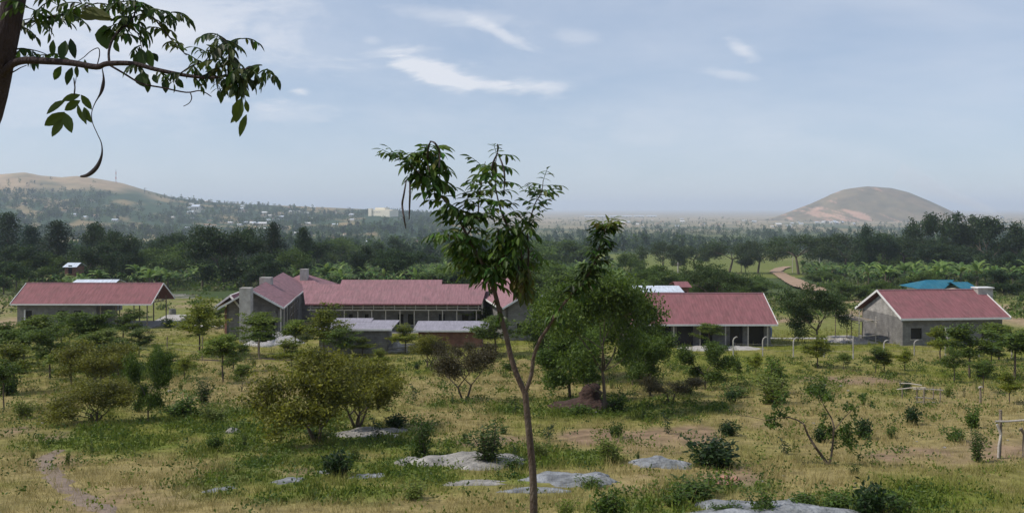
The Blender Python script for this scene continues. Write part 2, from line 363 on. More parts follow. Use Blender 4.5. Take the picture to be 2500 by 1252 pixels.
n1_ = len(us); ii = (np.arange(len(yr)-1)[:, None]*n1_ + np.arange(n1_-1)[None, :]).ravel()
g = MB(); g.add(vs, np.stack([ii, ii+1, ii+n1_+1, ii+n1_], 1), cs); struct(g.build('hill_range', hillM, smooth=True))
DOME = [(-1.15,.0),(-1,.03),(-.78,.24),(-.55,.48),(-.32,.78),(-.19,.91),(0,.985),(.06,1),(.3,.95),(.47,.83),(.66,.60),(.85,.34),(1.0,.13),(1.15,.02),(1.3,0)]
def dome_z(dx, dy):
    r = math.hypot(dx, dy)
    if r < 1e-6: return 1
    s = dx/r; a = np.interp(r*(1 if s >= 0 else -1), [d[0] for d in DOME], [d[1] for d in DOME])
    b = np.interp(-r, [d[0] for d in DOME], [d[1] for d in DOME]); t = abs(s)
    return a*t + b*(1-t)
DY = 4500; DX = (2105-1250)/F*DY; DR = 222/F*DY; vs = []; cs = []; q = np.linspace(-1.3, 1.3, 150)
for dy in q:
    for dx in q:
        n = fbm(dx*3, dy*3, 1, 5); k = dome_z(dx*(1+.04*n), dy)
        z = -64 + (110+64)*k + 7*n*k*(1-k)*4
        vs.append((DX+dx*DR, DY+dy*DR, z))
        c = lerp((0.135,0.115,0.075), (0.21,0.165,0.10), sstep(-.4, .4, n))
        m = fbm(dx*13+k*7, dy*4-k*3, 3, 5)
        sc = sstep(0.1, .55, m + 0.45*(1-((dx+.22+.45*(.45-k))/.16)**2 if abs(dx+.22+.45*(.45-k)) < .16 else 0)*sstep(.7,.5,k) - 0.25)
        sc = max(sc, sstep(.1,.5, m+.55*(1-((dx+.62+.1*(k-.2))/.2)**2 if abs(dx+.62) < .2 else 0)*sstep(.5,.3,k)-.2))
        if dy > 0.2 or dx > .1: sc *= 0.15
        cs.append(lerp(c, (0.55,0.33,0.24), sc*.7))
n1_ = len(q); ii = (np.arange(n1_-1)[:, None]*n1_ + np.arange(n1_-1)[None, :]).ravel()
g = MB(); g.add(vs, np.stack([ii, ii+1, ii+n1_+1, ii+n1_], 1), cs); struct(g.build('dome_hill', hillM, smooth=True))
# low far ridge on the horizon
# dirt road and paths, draped sheets
def strip(name, pts, widths, mat, lift=0.02, jag=0.15, step=0.5, seed=1):
    P = [G(*p) for p in pts]; vs = []; k = 0
    Lp = []
    for i in range(len(P)-1):
        m = max(2, int((P[i+1]-P[i]).length/step))
        for j in range(m):
            t = j/m; Lp.append((P[i].lerp(P[i+1], t), widths[i]+(widths[i+1]-widths[i])*t))
    for i, (p, w) in enumerate(Lp):
        a = Lp[max(0, i-1)][0]; b = Lp[min(len(Lp)-1, i+1)][0]; d = (b-a); d.z = 0; d.normalize(); sdv = Vector((d.y, -d.x, 0))
        wl = w/2*(1+jag*2*noise.noise(Vector((i*.35, seed, 0)))); wr = w/2*(1+jag*2*noise.noise(Vector((i*.35, seed, 9))))
        for t in (-1, -.5, 0, .5, 1):
            q = p + sdv*(wl if t < 0 else wr)*t; vs.append((q.x, q.y, H(q.x, q.y)+lift+(0.03 if abs(t) < .9 else -0.02)))
    n = len(Lp); ii = (np.arange(n-1)[:, None]*5 + np.arange(4)[None, :]).ravel()
    g = MB(); g.add(vs, np.stack([ii, ii+1, ii+6, ii+5], 1)); return struct(g.build(name, mat, smooth=True))
strip('dirt_road', [(2000,716),(1958,700),(1938,690),(1912,676),(1893,664),(1905,657),(1925,652)], [5,6,6,5.5,6,6,5], roadM, 0.6, .15, 4)
strip('footpath', [(300,1275),(235,1235),(165,1195),(120,1150),(105,1120),(150,1095)], [1.0,.9,.8,.9,.8,.5], pathM, -0.015, .8, .3, 3)
strip('ditch', [(400,884),(470,876),(560,882),(640,874),(700,880),(770,873)], [.5,.7,.6,.8,.6,.3], concD and MATS['bark_dark'], 0.02, .6, .4, 8)
strip('building_path', [(1880,826),(1960,826),(2060,826),(2130,832)], [1.2,1.4,1.2,1.0], gravelM, 0.05, .25, .5, 5)

# ------------------------------------------------------------------ buildings
def wall_boxes(mb, p0, p1, z0, z1, th, ops=()):
    """wall from p0 to p1 (2D), openings (s0, s1, h0, h1) measured along it and from z0"""
    p0 = Vector(p0); p1 = Vector(p1); Lw = (p1-p0).length; d = (p1-p0)/Lw; nrm = Vector((d.y, -d.x))
    def seg(s0, s1, a, b):
        if s1-s0 < 1e-4 or b-a < 1e-4: return
        q0 = p0+d*s0; q1 = p0+d*s1; o = nrm*th
        vs = [(q0.x,q0.y,a),(q1.x,q1.y,a),(q1.x-o.x,q1.y-o.y,a),(q0.x-o.x,q0.y-o.y,a),(q0.x,q0.y,b),(q1.x,q1.y,b),(q1.x-o.x,q1.y-o.y,b),(q0.x-o.x,q0.y-o.y,b)]
        mb.add(vs, [(0,3,2,1),(4,5,6,7),(0,1,5,4),(1,2,6,5),(2,3,7,6),(3,0,4,7)])
    cur = 0
    for (s0, s1, h0, h1) in sorted(ops):
        seg(cur, s0, z0, z1); seg(s0, s1, z0, z0+h0); seg(s0, s1, z0+h1, z1); cur = s1
    seg(cur, Lw, z0, z1)
def rot2(x, y, a): return (x*math.cos(a)-y*math.sin(a), x*math.sin(a)+y*math.cos(a))
def gable_hall(name, label, org, rz, Ln, D, eh, rise, roofmat, wallmat, ov=0.6, gv=0.5, fasc=0.16, ops=(), enclosed=None, posts=(), slab=0.12, gables=(True, True), cut=None, postm=None, gmat=None, opsR=(), opsL=()):
    t = thing(name, label, 'building', org, rz)
    x0, x1 = enclosed if enclosed else (0, Ln)
    m = MB(); wt = 0.2
    wall_boxes(m, (x0, 0), (x1, 0), -0.9, eh, wt, [(a-x0, b-x0, c+.9, d+.9) for a,b,c,d in ops])
    wall_boxes(m, (x1, D), (x0, D), -0.9, eh, wt)
    wall_boxes(m, (x1, wt+.001), (x1, D-wt-.001), -0.9, eh, wt, opsR); wall_boxes(m, (x0, D-wt-.001), (x0, wt+.001), -0.9, eh, wt, opsL)
    m.build('wall', wallmat, t, world=False)
    for gx, ok in ((x0, gables[0]), (x1, gables[1])):
        if not ok: continue
        g = MB(); a, b = (gx, gx+wt) if gx == x0 else (gx-wt, gx)
        zz = eh+.002; tri = [(0.03, zz), (D-.03, zz), (D/2, eh+rise*D/(D+2*ov)-0.04)]
        vs = [(a, y, z) for y, z in tri]+[(b, y, z) for y, z in tri]
        g.add(vs, [(0,2,1),(3,4,5)]); g.add(vs, [(0,1,4,3),(1,2,5,4),(2,0,3,5)])
        g.build('gable_wall', gmat or wallmat, t, world=False)
    ez = eh - 0.02; sl = rise/(D/2+ov); ze = eh+rise-sl*(D/2+ov)*1.0; r = MB()
    zr = eh+rise; th = .06
    r.slab([(-gv,-ov,ze),(Ln+gv,-ov,ze),(Ln+gv,D/2,zr),(-gv,D/2,zr)], th)
    r.slab([(Ln+gv,D+ov,ze),(-gv,D+ov,ze),(-gv,D/2,zr),(Ln+gv,D/2,zr)], th)
    rf = r.build('roof', roofmat, t, world=False)
    c = MB(); c.tube([(-gv-.02,D/2,zr+.02),(Ln+gv+.02,D/2,zr+.02)], 0.09, 6); c.build('ridge_cap', roofP, rf, world=False)
    f = MB(); f.box((-gv-.02,-ov-.05,ze-fasc+.02),(Ln+gv+.02,-ov-.003,ze+.03)); f.build('fascia', whiteM, t, world=False)
    f = MB(); f.box((-gv-.02,D+ov+.003,ze-fasc+.02),(Ln+gv+.02,D+ov+.05,ze+.03)); f.build('fascia', whiteM, t, world=False)
    for gx in (-gv-.03, Ln+gv+.03):
        b = MB(); b.beam((gx,-ov-.03,ze-.01),(gx,D/2,zr-.01), .05, fasc*1.1); b.beam((gx,D+ov+.03,ze-.01),(gx,D/2,zr-.012), .05, fasc*1.1); b.build('bargeboard', whiteM, t, world=False)
    for (a, bb, c_, d_) in ops:
        fr = MB()
        if c_ > .4:
            fr.box((a-.05,-.04,c_-.08),(bb+.05,-.003,c_-.002)); fr.build('window_sill', conc, t, world=False)
            pn = MB(); pn.box((a+.003,.12,c_+.003),(bb-.003,.14,d_-.003)); pn.build('window', glassM, t, world=False)
        else:
            pn = MB(); pn.box((a+.003,.12,c_+.003),(bb-.003,.15,d_-.003)); pn.build('doorway', glassM, t, world=False)
    for (px_, py_) in posts:
        p = MB(); p.box((px_-.06,py_-.06,-.8),(px_+.06,py_+.06,ze+sl*(py_+ov)-.07 if py_ <= D/2 else ze+sl*(D+ov-py_)-.07)); p.build('post', postm or woodM, t, world=False)
    if slab:
        s = MB(); s.box((-.3,-ov*.6,-1.0),(Ln+.3,D+.3,slab)) ; s.build('floor_slab', concD, t, world=False)
    return t

# 1 left hall
o = W(42, 742, 114); gz = -15.35
hall1 = gable_hall('open_hall', 'long red-roofed hall, left half walled and right half open on posts, leftmost of the buildings', (o.x, 114, gz), R(-0.5), 17.2, 6.0, 3.1, 2.35, roofM, blockM,
    ov=.8, gv=.45, enclosed=(0,10.2), ops=[(1.1,1.9,.1,2.2),(5.2,6.5,.1,2.2),(7.3,8.3,.1,2.2)], gables=(True, False),
    posts=[(10.9,-.3),(12.9,-.3),(13.3,5.8),(15.2,-.3),(16.9,-.3),(16.9,5.8),(10.6,5.8),(15.2,5.8)])
pr = MB(); pr.box((.9,-.06,.1),(1.08,-.004,2.3)); pr.build('door_frame', whiteM, hall1, world=False)
tr = MB()
for x in (11.3, 13.2, 15.1, 17.0):
    tr.beam((x,-.6,3.12),(x,6.6,3.12), .07, .12); tr.beam((x,3,3.12),(x,3,5.2), .07)
tr.build('roof_truss', woodM, hall1, world=False)

# 2 main building
root = thing('central_building', 'large pink-roofed building with two long wings and grey chimneys in the middle of the site', 'building', (-14, 108, -15.1))
mr, mw, mt, mc = MB(), MB(), MB(), MB()
def zl(): return None
def gable_wing(near, far, hw, zr, ze, wallnear, left_far_ext=0):
    """gable roof whose ridge runs from near (x,y) to far (x,y) at zr; hw = half width; parts roof, wall, trim"""
    r = MB(); t = MB(); w = MB(); n = Vector(near); f = Vector(far); d = (f-n).normalized(); s = Vector((d.y, -d.x))
    a = n; b = f
    for sg in (1, -1):
        q = [a+s*hw*sg, b+s*hw*sg, b, a] if sg > 0 else [a-s*hw, a, b, b-s*hw]
        z = [ze, ze, zr, zr] if sg > 0 else [ze, zr, zr, ze]
        r.slab([(p.x,p.y,zz) for p,zz in zip(q, z)], .07)
        e = s*hw*sg
        t.beam((a.x+e.x-d.x*.04,a.y+e.y-d.y*.04,ze), (a.x-d.x*.04,a.y-d.y*.04,zr), .05, .2)
        t.beam((a.x+e.x*1.01,a.y+e.y*1.01,ze-.03), (b.x+e.x*1.01,b.y+e.y*1.01,ze-.03), .04, .18)
    rf = r.build('roof', roofP, root)
    t.build('roof_trim', whiteM, root)
    c = MB(); c.tube([(a.x,a.y,zr+.03),(b.x,b.y,zr+.03)], .13, 6); c.build('ridge_cap', zincM, rf)
    i = hw-.75; wn = a+d*wallnear; zw = zr-(zr-ze)*i/hw-.12
    P = [wn-s*i, wn+s*i, b+s*i, b-s*i]
    return P, zw, s, d
P1, zw1, s1, d1 = gable_wing((-28.6,97), (-32.0,124), 3.5, -8.97, -10.98, 1.2)
P2, zw2, s2, d2 = gable_wing((2.3,97), (-2.6,122.5), 3.5, -8.97, -10.98, 1.2)
def wing_walls(P, zw, opsf, opss):
    w = MB()
    wall_boxes(w, P[0], P[1], -15.6, zw, .2, opsf); wall_boxes(w, P[1], P[2], -15.6, zw, .2, opss); wall_boxes(w, P[3], P[0], -15.6, zw, .2); wall_boxes(w, P[2], P[3], -15.6, zw, .2)
    m = (P[0]+P[1])/2; dd = (P[2]-P[1]).normalized()*.2; zt = -9.1
    vs = [(P[0].x,P[0].y,zw+.003),(P[1].x,P[1].y,zw+.003),(m.x,m.y,zt),(P[0].x+dd.x,P[0].y+dd.y,zw+.003),(P[1].x+dd.x,P[1].y+dd.y,zw+.003),(m.x+dd.x,m.y+dd.y,zt)]
    w.add(vs, [(0,1,2),(5,4,3)]); w.add(vs, [(0,3,4,1),(1,4,5,2),(2,5,3,0)])
    w.build('wall', blockM, root)
wing_walls(P1, zw1, [(2.6,3.5,.9,3.2),(4.2,5.2,.9,3.2)], [(1.0,2.0,1.6,3.4),(3.2,3.9,1.6,3.6),(4.8,5.6,1.2,3.6),(7.0,8.2,1.8,3.2)])
wing_walls(P2, zw2, [(1.2,2.4,1.6,2.9)], [])
ps = MB()
for k, t_ in enumerate((0.2, 3.0, 5.8, 8.6, 11.4)):
    p = Vector((-28.6,97)) + s1*3.2 + d1*t_; q = MB(); q.box((p.x-.07,p.y-.07,-15.6),(p.x+.07,p.y+.07,-11.0)); q.build('post', woodP, root)
# scaffold lattice beside the left wing
for k in range(6):
    p = Vector((-28.6,97)) + s1*3.5 + d1*(6.0+k*1.5); q = MB(); q.tube([(p.x,p.y,-15.4),(p.x+.1,p.y,-11.2)], .045, 5); q.build('scaffold_pole', woodM, root)
for z in (-13.9, -12.6, -11.7):
    a = Vector((-28.6,97)) + s1*3.52 + d1*5.8; b = a + d1*8.3; q = MB(); q.tube([(a.x,a.y,z),(b.x,b.y,z+.1)], .045, 5); q.build('scaffold_rail', woodP, root)
# small lower gable at the far left
r = MB(); A0 = W(562,722,98); A1 = W(592,711,103.5); B0 = W(522,751,98); B1 = W(556,738,104.5); C0 = W(600,765,97.2); C1 = W(628,748,103.5)
r.slab([B0, A0, A1, B1], .06); r.slab([A0, C0, C1, A1], .06); r.build('roof', roofP, root)
t = MB(); t.beam(B0-Vector((0,.05,0)), A0-Vector((0,.05,0)), .05, .2); t.beam(A0-Vector((0,.05,0)), C0-Vector((0,.05,0)), .05, .22); t.beam(A0+Vector((0,0,.05)),A1+Vector((0,0,.05)),.15,.08); t.build('roof_trim', whiteM, root)
w = MB(); wall_boxes(w, (B0.x+.9, 98.9), (C0.x-.3, 98.4), -15.6, -11.5, .2, [(.5,1.2,1.2,3.0)]); wall_boxes(w, (B1.x+.4, 103.4), (B0.x+.9, 99.0), -15.6, -11.2, .2)
w.add([(B0.x+.9,98.8,-11.5),(C0.x-.3,98.3,-11.5),(A0.x,98.6,-9.85)], [(0,1,2)]); w.build('wall', brickM, root)
# central block with verandah
E0 = W(745,743,105); E1 = W(1176,742,105); zE = -11.36; zR = -9.37; yR = 109.5
x0, x1 = E0.x, E1.x
r = MB(); r.slab([(x0,105,zE),(x1,105,zE),(x1+.6,yR,zR),(x0-1.4,yR,zR)], .07); r.slab([(x1,114.0,zE),(x0,114.0,zE),(x0-1.4,yR,zR),(x1+.6,yR,zR)], .07)
rf = r.build('roof', roofP, root); c = MB(); c.tube([(x0-1.4,yR,zR+.03),(x1+.6,yR,zR+.03)], .1, 6); c.build('ridge_cap', roofM, rf)
f = MB(); f.box((x0,104.93,zE-.12),(x1,104.99,zE+.03)); f.build('fascia', roofM, root)
b = MB(); b.box((x0+.3,105.25,-12.16),(x1-.1,105.37,-12.04)); b.build('verandah_beam', woodP, root)
b = MB(); b.box((x0+.3,105.25,-11.80),(x1-.1,105.33,-11.72)); b.build('verandah_rail', woodP, root)
for k in range(17):
    x = x0+.6+k*1.245; b = MB(); b.beam((x,105.2,-12.04),(x,105.2,-11.5), .09, .09); b.build('strut', woodP, root)
for px in (772,806,840,873,907,941,976,1011,1046,1080,1115,1163):
    x = (px-1250)/F*105.3; b = MB(); b.tube([(x,105.45,-15.6),(x,105.45,-12.14)], .07, 6); b.build('post', woodP, root)
w = MB(); wy = 107.3; X = lambda px: (px-1250)/F*wy
ops = [(851,861,1.05,3.0),(890,900,1.05,3.0),(971,985,1.7,3.0),(996,1010,1.7,3.0),(1071,1086,1.05,3.0),(1128,1144,1.95,2.95)]
wx0 = x0+.3; wall_boxes(w, (wx0,wy), (x1-.3,wy), -15.8, -10.9, .2, [(X(a)-wx0, X(b_)-wx0, c_, d_) for a,b_,c_,d_ in ops])
wall_boxes(w, (x1-.3,wy+.2), (x1-.3,113), -15.8, -11.4, .2); wall_boxes(w, (x1-.3,113.2), (wx0,113.2), -15.8, -11.4, .2); w.build('wall', blockM, root)
for a,b_,c_,d_ in ops:
    p = MB(); p.box((X(a)+.003,wy+.13,-15.8+c_+.003),(X(b_)-.003,wy+.16,-15.8+d_-.003)); p.build('window' if c_ > 1.4 else 'doorway', glassM, root)
    if c_ > 1.4: p = MB(); p.box((X(a)-.08,wy-.05,-15.8+c_-.1),(X(b_)+.08,wy-.003,-15.8+c_-.004)); p.build('window_sill', conc, root)
b = MB(); b.box((x0,104.9,-15.9),(x1,wy-.004,-14.75)); b.build('verandah_floor', conc, root)
# rear block and hipped corner roofs
r = MB(); rx0, rx1 = (835-1250)/F*127, (1080-1250)/F*127
r.slab([(rx0,123,-12),(rx1,123,-12),(rx1,127,-10.25),(rx0,127,-10.25)], .07); r.slab([(rx1,131,-12),(rx0,131,-12),(rx0,127,-10.25),(rx1,127,-10.25)], .07); r.build('roof', roofP, root)
w = MB(); w.box((rx0+.4,123.8,-16.4),(rx1-.4,130.3,-12.05)); w.build('wall', blockM, root)
for (px, py, Yc, hs) in ((741,667,126,4.0),(1231,671,126,3.2)):
    c = W(px, py, Yc); ez = c.z-1.75; r = MB()
    q = [(c.x-hs,Yc-hs,ez),(c.x+hs,Yc-hs,ez),(c.x+hs,Yc+hs,ez),(c.x-hs,Yc+hs,ez)]
    for k in range(4): r.slab([q[k], q[(k+1)%4], tuple(c)], .06)
    rf = r.build('hip_roof', roofP, root); cp = MB()
    for k in range(4): cp.beam(q[k], tuple(c), .2, .1)
    cp.build('ridge_cap', zincM, rf)
    w = MB(); i = hs-.6; w.box((c.x-i,Yc-i,-16.4),(c.x+i,Yc+i,ez+.1)); w.build('wall', blockM, root)
def chimney(par, px0, px1, pyt, Yc, zb, dep=1.0):
    a = W(px0, pyt, Yc); b = W(px1, pyt, Yc); m = MB(); m.box((a.x,Yc,zb),(b.x,Yc+dep,a.z-.18)); ch = m.build('chimney', conc if px0 < 2000 else concD, par)
    m = MB(); m.box((a.x-.1,Yc-.1,a.z-.178),(b.x+.1,Yc+dep+.1,a.z)); m.build('chimney_cap', whiteM, ch)
chimney(root, 584, 611, 699, 95.3, -15.6, 1.1); chimney(root, 633, 661, 674, 108, -12, 1.1); chimney(root, 732, 750, 654, 124, -12, 1.0)

# 3 right-centre hall
o = (1512-1250)/F*91
hall2 = gable_hall('long_hall', 'long red-roofed hall with open post front, partly hidden by the big leafy tree', (o+.5, 91.6, -14.3), 0, 15.2, 8.0, 2.45, 2.65, roofM, blockM, ov=1.3, gv=.35, enclosed=(0,15.2),
    ops=[(1.2,2.8,.1,2.2),(3.6,4.9,.1,2.2),(5.5,7.2,.1,2.2),(7.9,9.2,.1,2.2),(11.0,12.3,.1,2.2),(12.9,14.5,.1,2.3)], posts=[(x,-1.0) for x in (0.4,2.6,5.0,7.7,10.3,12.6,14.6)], postm=woodP, opsR=[(1.0,2.2,1.8,3.0)])
# 4 right house
A = W(2203,778,91.2); ang = math.atan2(1.1, 12)
ho = Vector((A.x+.2, 91.6, -14.45))
house = gable_hall('red_roof_house', 'grey block house with red gable roof, sunlit left gable and chimney, rightmost of the buildings', tuple(ho), ang, 10.9, 8.6, 3.1, 2.45, roofM, blockM, ov=.6, gv=.5, fasc=.2,
    ops=[(.9,2.1,.9,2.05),(3.6,4.6,.1,2.1),(5.6,7.3,.9,2.0),(8.6,9.6,.9,2.0)], gmat=litBlockM)
m = MB(); m.box((10.45,3.4,3.4),(12.15,4.5,5.75)); ch = m.build('chimney', conc, house, world=False)
m = MB(); m.box((10.35,3.3,5.75),(12.25,4.6,5.86)); m.build('chimney_cap', whiteM, ch, world=False)
# scaffold at its left end
sc = thing('scaffold', 'wooden pole scaffold at the gable end of the rightmost grey house', 'scaffold', (36.8, 96.5, -14.6), R(8))
for i_, (x, y) in enumerate([(-.4,-2.5),(-.4,0),(-.4,2.5),(1.5,-2.5),(1.5,0.2),(1.5,2.5)]):
    m = MB(); m.tube([(x,y,-.3),(x+.05,y,3.1 if i_ % 2 else 3.7)], .05, 5); m.build('pole', woodM if i_ % 3 else woodP, sc, world=False)
for (a, b) in [((-.6,-2.7,2.6),(1.9,-2.6,2.75)),((-.6,2.5,2.6),(1.7,2.5,2.7)),((-.5,-2.9,2.4),(-.4,2.9,2.55)),((1.5,-2.8,2.5),(1.5,2.8,2.5)),((-.6,-2.6,1.0),(1.8,-2.6,1.15)),((-1.0,-2.8,3.1),(1.6,-2.4,2.3))]:
    m = MB(); m.tube([a, b], .045, 5); m.build('rail', woodP, sc, world=False)
m = MB(); m.box((-.8,-2.4,2.62),(1.5,2.4,2.68)); m.build('plank_deck', woodM, sc, world=False)
for (x, y, l_) in ((.5,-1.5,.7),):
    m = MB(); m.box((-1.1,-2.9,-.4),(1.6,2.9,.35)); m.build('base_slab', conc, sc, world=False)
# ladder leaning on the house
p = G(2284, 838); ld = thing('ladder', 'pale wooden ladder leaning against the front wall of the rightmost house', 'ladder', (p.x, 91.0, -14.5), R(5))
for x in (-.3, .3):
    m = MB(); m.tube([(x*1.1,-.5,0),(x*.9,.45,2.3)], .035, 5); m.build('side_rail', woodP, ld, world=False)
for k in range(7):
    m = MB(); t_ = (k+.6)/7; m.box((-.36,-.5+.95*t_-.03,2.3*t_-.03),(.36,-.5+.95*t_+.03,2.3*t_+.04)); m.build('rung', woodP if k % 2 else whiteM, ld, world=False)
# front sheds
def shed(label, pl, pr_, pyb, pyf, pyt, Yf, dep, wallm, roofm, step=None):
    a = W(pl, pyf, Yf); b = W(pr_, pyf, Yf); back = W(pl, pyt, Yf+dep)
    t = thing('shed', label, 'shed', ((a.x+b.x)/2, Yf, H(a.x, Yf)))
    r = MB(); xm = a.x + (b.x-a.x)*(step or 1)
    r.slab([(a.x-.2,Yf,a.z),(b.x+.2,Yf,a.z),(b.x+.4,Yf+dep,back.z),(a.x-.1,Yf+dep,back.z)], .05); r.build('roof', roofm, t)
    if step:
        r = MB(); r.slab([(a.x-.1,Yf+dep-.9,back.z-.05),(xm,Yf+dep-.9,back.z-.05),(xm,Yf+dep+.5,back.z+.14),(a.x-.1,Yf+dep+.5,back.z+.14)], .05); r.build('roof', roofm, t)
    f = MB(); f.box((a.x-.2,Yf-.06,a.z-.16),(b.x+.2,Yf-.004,a.z+.02)); f.build('fascia', whiteM, t)
    w = MB(); i = .35; wall_boxes(w, (a.x+i,Yf+i), (b.x-i,Yf+i), a.z-3.4, a.z-.06, .2); wall_boxes(w, (b.x-i,Yf+i+.21), (b.x-i,Yf+dep-.5), a.z-3.4, a.z+.02, .2)
    wall_boxes(w, (a.x+i,Yf+dep-.5), (a.x+i,Yf+i+.21), a.z-3.4, a.z+.02, .2); wall_boxes(w, (b.x-i,Yf+dep-.28), (a.x+i,Yf+dep-.28), a.z-3.4, back.z-.25, .2); w.build('wall', wallm, t)
    return t
shed('low grey block shed with pale tin roof, before the left half of the verandah', 768, 952, 862, 803, 781, 84, 4.2, blockM, zincM, .68)
shed('low dark red-walled shed with pale tin roof, before the right end of the verandah', 1012, 1185, 830, 806, 783, 89, 4.4, brickM, zincM, None)
# small roofs behind
def simple_house(name, label, px0, px1, pye, pyr, Y, dep, wallm, roofm, group=None, wallh=2.6, ax=True, cat='house'):
    a = W(px0, pye, Y); b = W(px1, pye, Y); zr = (HY-pyr)/F*(Y+dep/2); t = thing(name, label, cat, ((a.x+b.x)/2, Y, a.z-wallh), 0, group)
    r = MB(); zr = max(zr, a.z+.5)
    if ax:
        r.slab([(a.x,Y,a.z),(b.x,Y,a.z),(b.x-.1,Y+dep/2,zr),(a.x+.1,Y+dep/2,zr)], .05); r.slab([(b.x,Y+dep,a.z),(a.x,Y+dep,a.z),(a.x+.1,Y+dep/2,zr),(b.x-.1,Y+dep/2,zr)], .05)
    else:
        xm = (a.x+b.x)/2; r.slab([(a.x,Y,a.z),(xm,Y,zr),(xm,Y+dep,zr),(a.x,Y+dep,a.z)], .15); r.slab([(xm,Y,zr),(b.x,Y,a.z),(b.x,Y+dep,a.z),(xm,Y+dep,zr)], .15)
    r.build('roof', roofm, t)
    w = MB(); i = .4; w.box((a.x+i,Y+i,a.z-wallh-1.5),(b.x-i,Y+dep-i,a.z-.02))
    if not ax: xm = (a.x+b.x)/2; w.add([(a.x+i,Y+i,a.z-.02),(b.x-i,Y+i,a.z-.02),(xm,Y+i,zr-.3)], [(0,1,2)])
    w.build('wall', wallm, t)
    n_ = max(1, int((b.x-a.x)/3.5))
    for k in range(n_):
        xc = a.x + (b.x-a.x)*(k+.5)/n_; d_ = MB(); d_.box((xc-.45,Y+i-.04,a.z-wallh+(.0 if k == 0 else 1.0)),(xc+.45,Y+i-.004,a.z-wallh+2.0)); d_.build('door' if k == 0 else 'window', glassM, t)
    return t
simple_house('outbuilding', 'white tin roof showing above the ridge of the leftmost hall', 170, 279, 693, 684, 128, 4, blockM, brightM)
simple_house('outbuilding', 'bright tin-roofed building behind the right-centre hall', 1550, 1671, 713, 697, 104, 6, concD, brightM)
simple_house('small_house', 'small house with faded red roof beside the bright tin roof', 1650, 1690, 701, 687, 118, 5, brickM, roofM)
simple_house('small_house', 'small brick house with torn white tin roof among the dark trees above the leftmost hall', 152, 187, 652, 641, 212, 5, brickM, brightM, wallh=1.6)
simple_house('small_house', 'lone white-roofed house in the green fields on the right', 2114, 2150, 632, 622, 520, 10, brickM, brightM, ax=False)
simple_house('small_shed', 'tiny white tin shed left of the lone white-roofed house', 2097, 2112, 634, 626, 524, 5, concD, brightM)
# teal hip roofed house
t = thing('teal_roof_house', 'house with a teal hipped roof rising behind the rightmost grey house', 'house', (47.5, 118, -15.3))
q0 = W(2200,708,119); q1 = W(2392,708,112); q0.z = q1.z; zt = (HY-683)/F*117; xl = (2262-1250)/F*117; xr = (2330-1250)/F*117; ez = q0.z
r = MB(); r.slab([(q0.x,114,ez),(q1.x-3.5,114,ez),(xr,117,zt),(xl,117,zt)], .06); r.slab([(q0.x,119.5,ez),(q0.x,114,ez),(xl,117,zt)], .06)
r.slab([(q1.x-3.5,119.5,ez),(q0.x,119.5,ez),(xl,117,zt),(xr,117,zt)], .06); r.slab([(q1.x-3.5,114,ez),(q1.x-3.5,119.5,ez),(xr,117,zt)], .06)
yr_ = 115; zz = (HY-688)/F*115
r.slab([(xr-1.5,111.5,ez),(q1.x,111.5,ez),(q1.x,yr_,zz),(xr-1.5,yr_,zz)], .06); r.slab([(q1.x,118.5,ez),(xr-1.5,118.5,ez),(xr-1.5,yr_,zz),(q1.x,yr_,zz)], .06)
rf = r.build('roof', tealM, t)
c = MB(); c.beam((q1.x+.02,111.5,ez+.05),(q1.x+.02,yr_,zz+.05),.08,.15); c.beam((q0.x,114,ez+.04),(xl,117,zt+.04),.12,.08); c.beam((q1.x-3.5,114,ez+.04),(xr,117,zt+.04),.12,.08); c.beam((xl+.4,114.2,ez+.2),(xl+.4,117,zt+.05),.1,.06); c.build('ridge_cap', zincM, rf)
w = MB(); w.box((q0.x+.4,114.5,-17),(q1.x-.4,118.2,ez-.05)); w.build('wall', creamM, t)
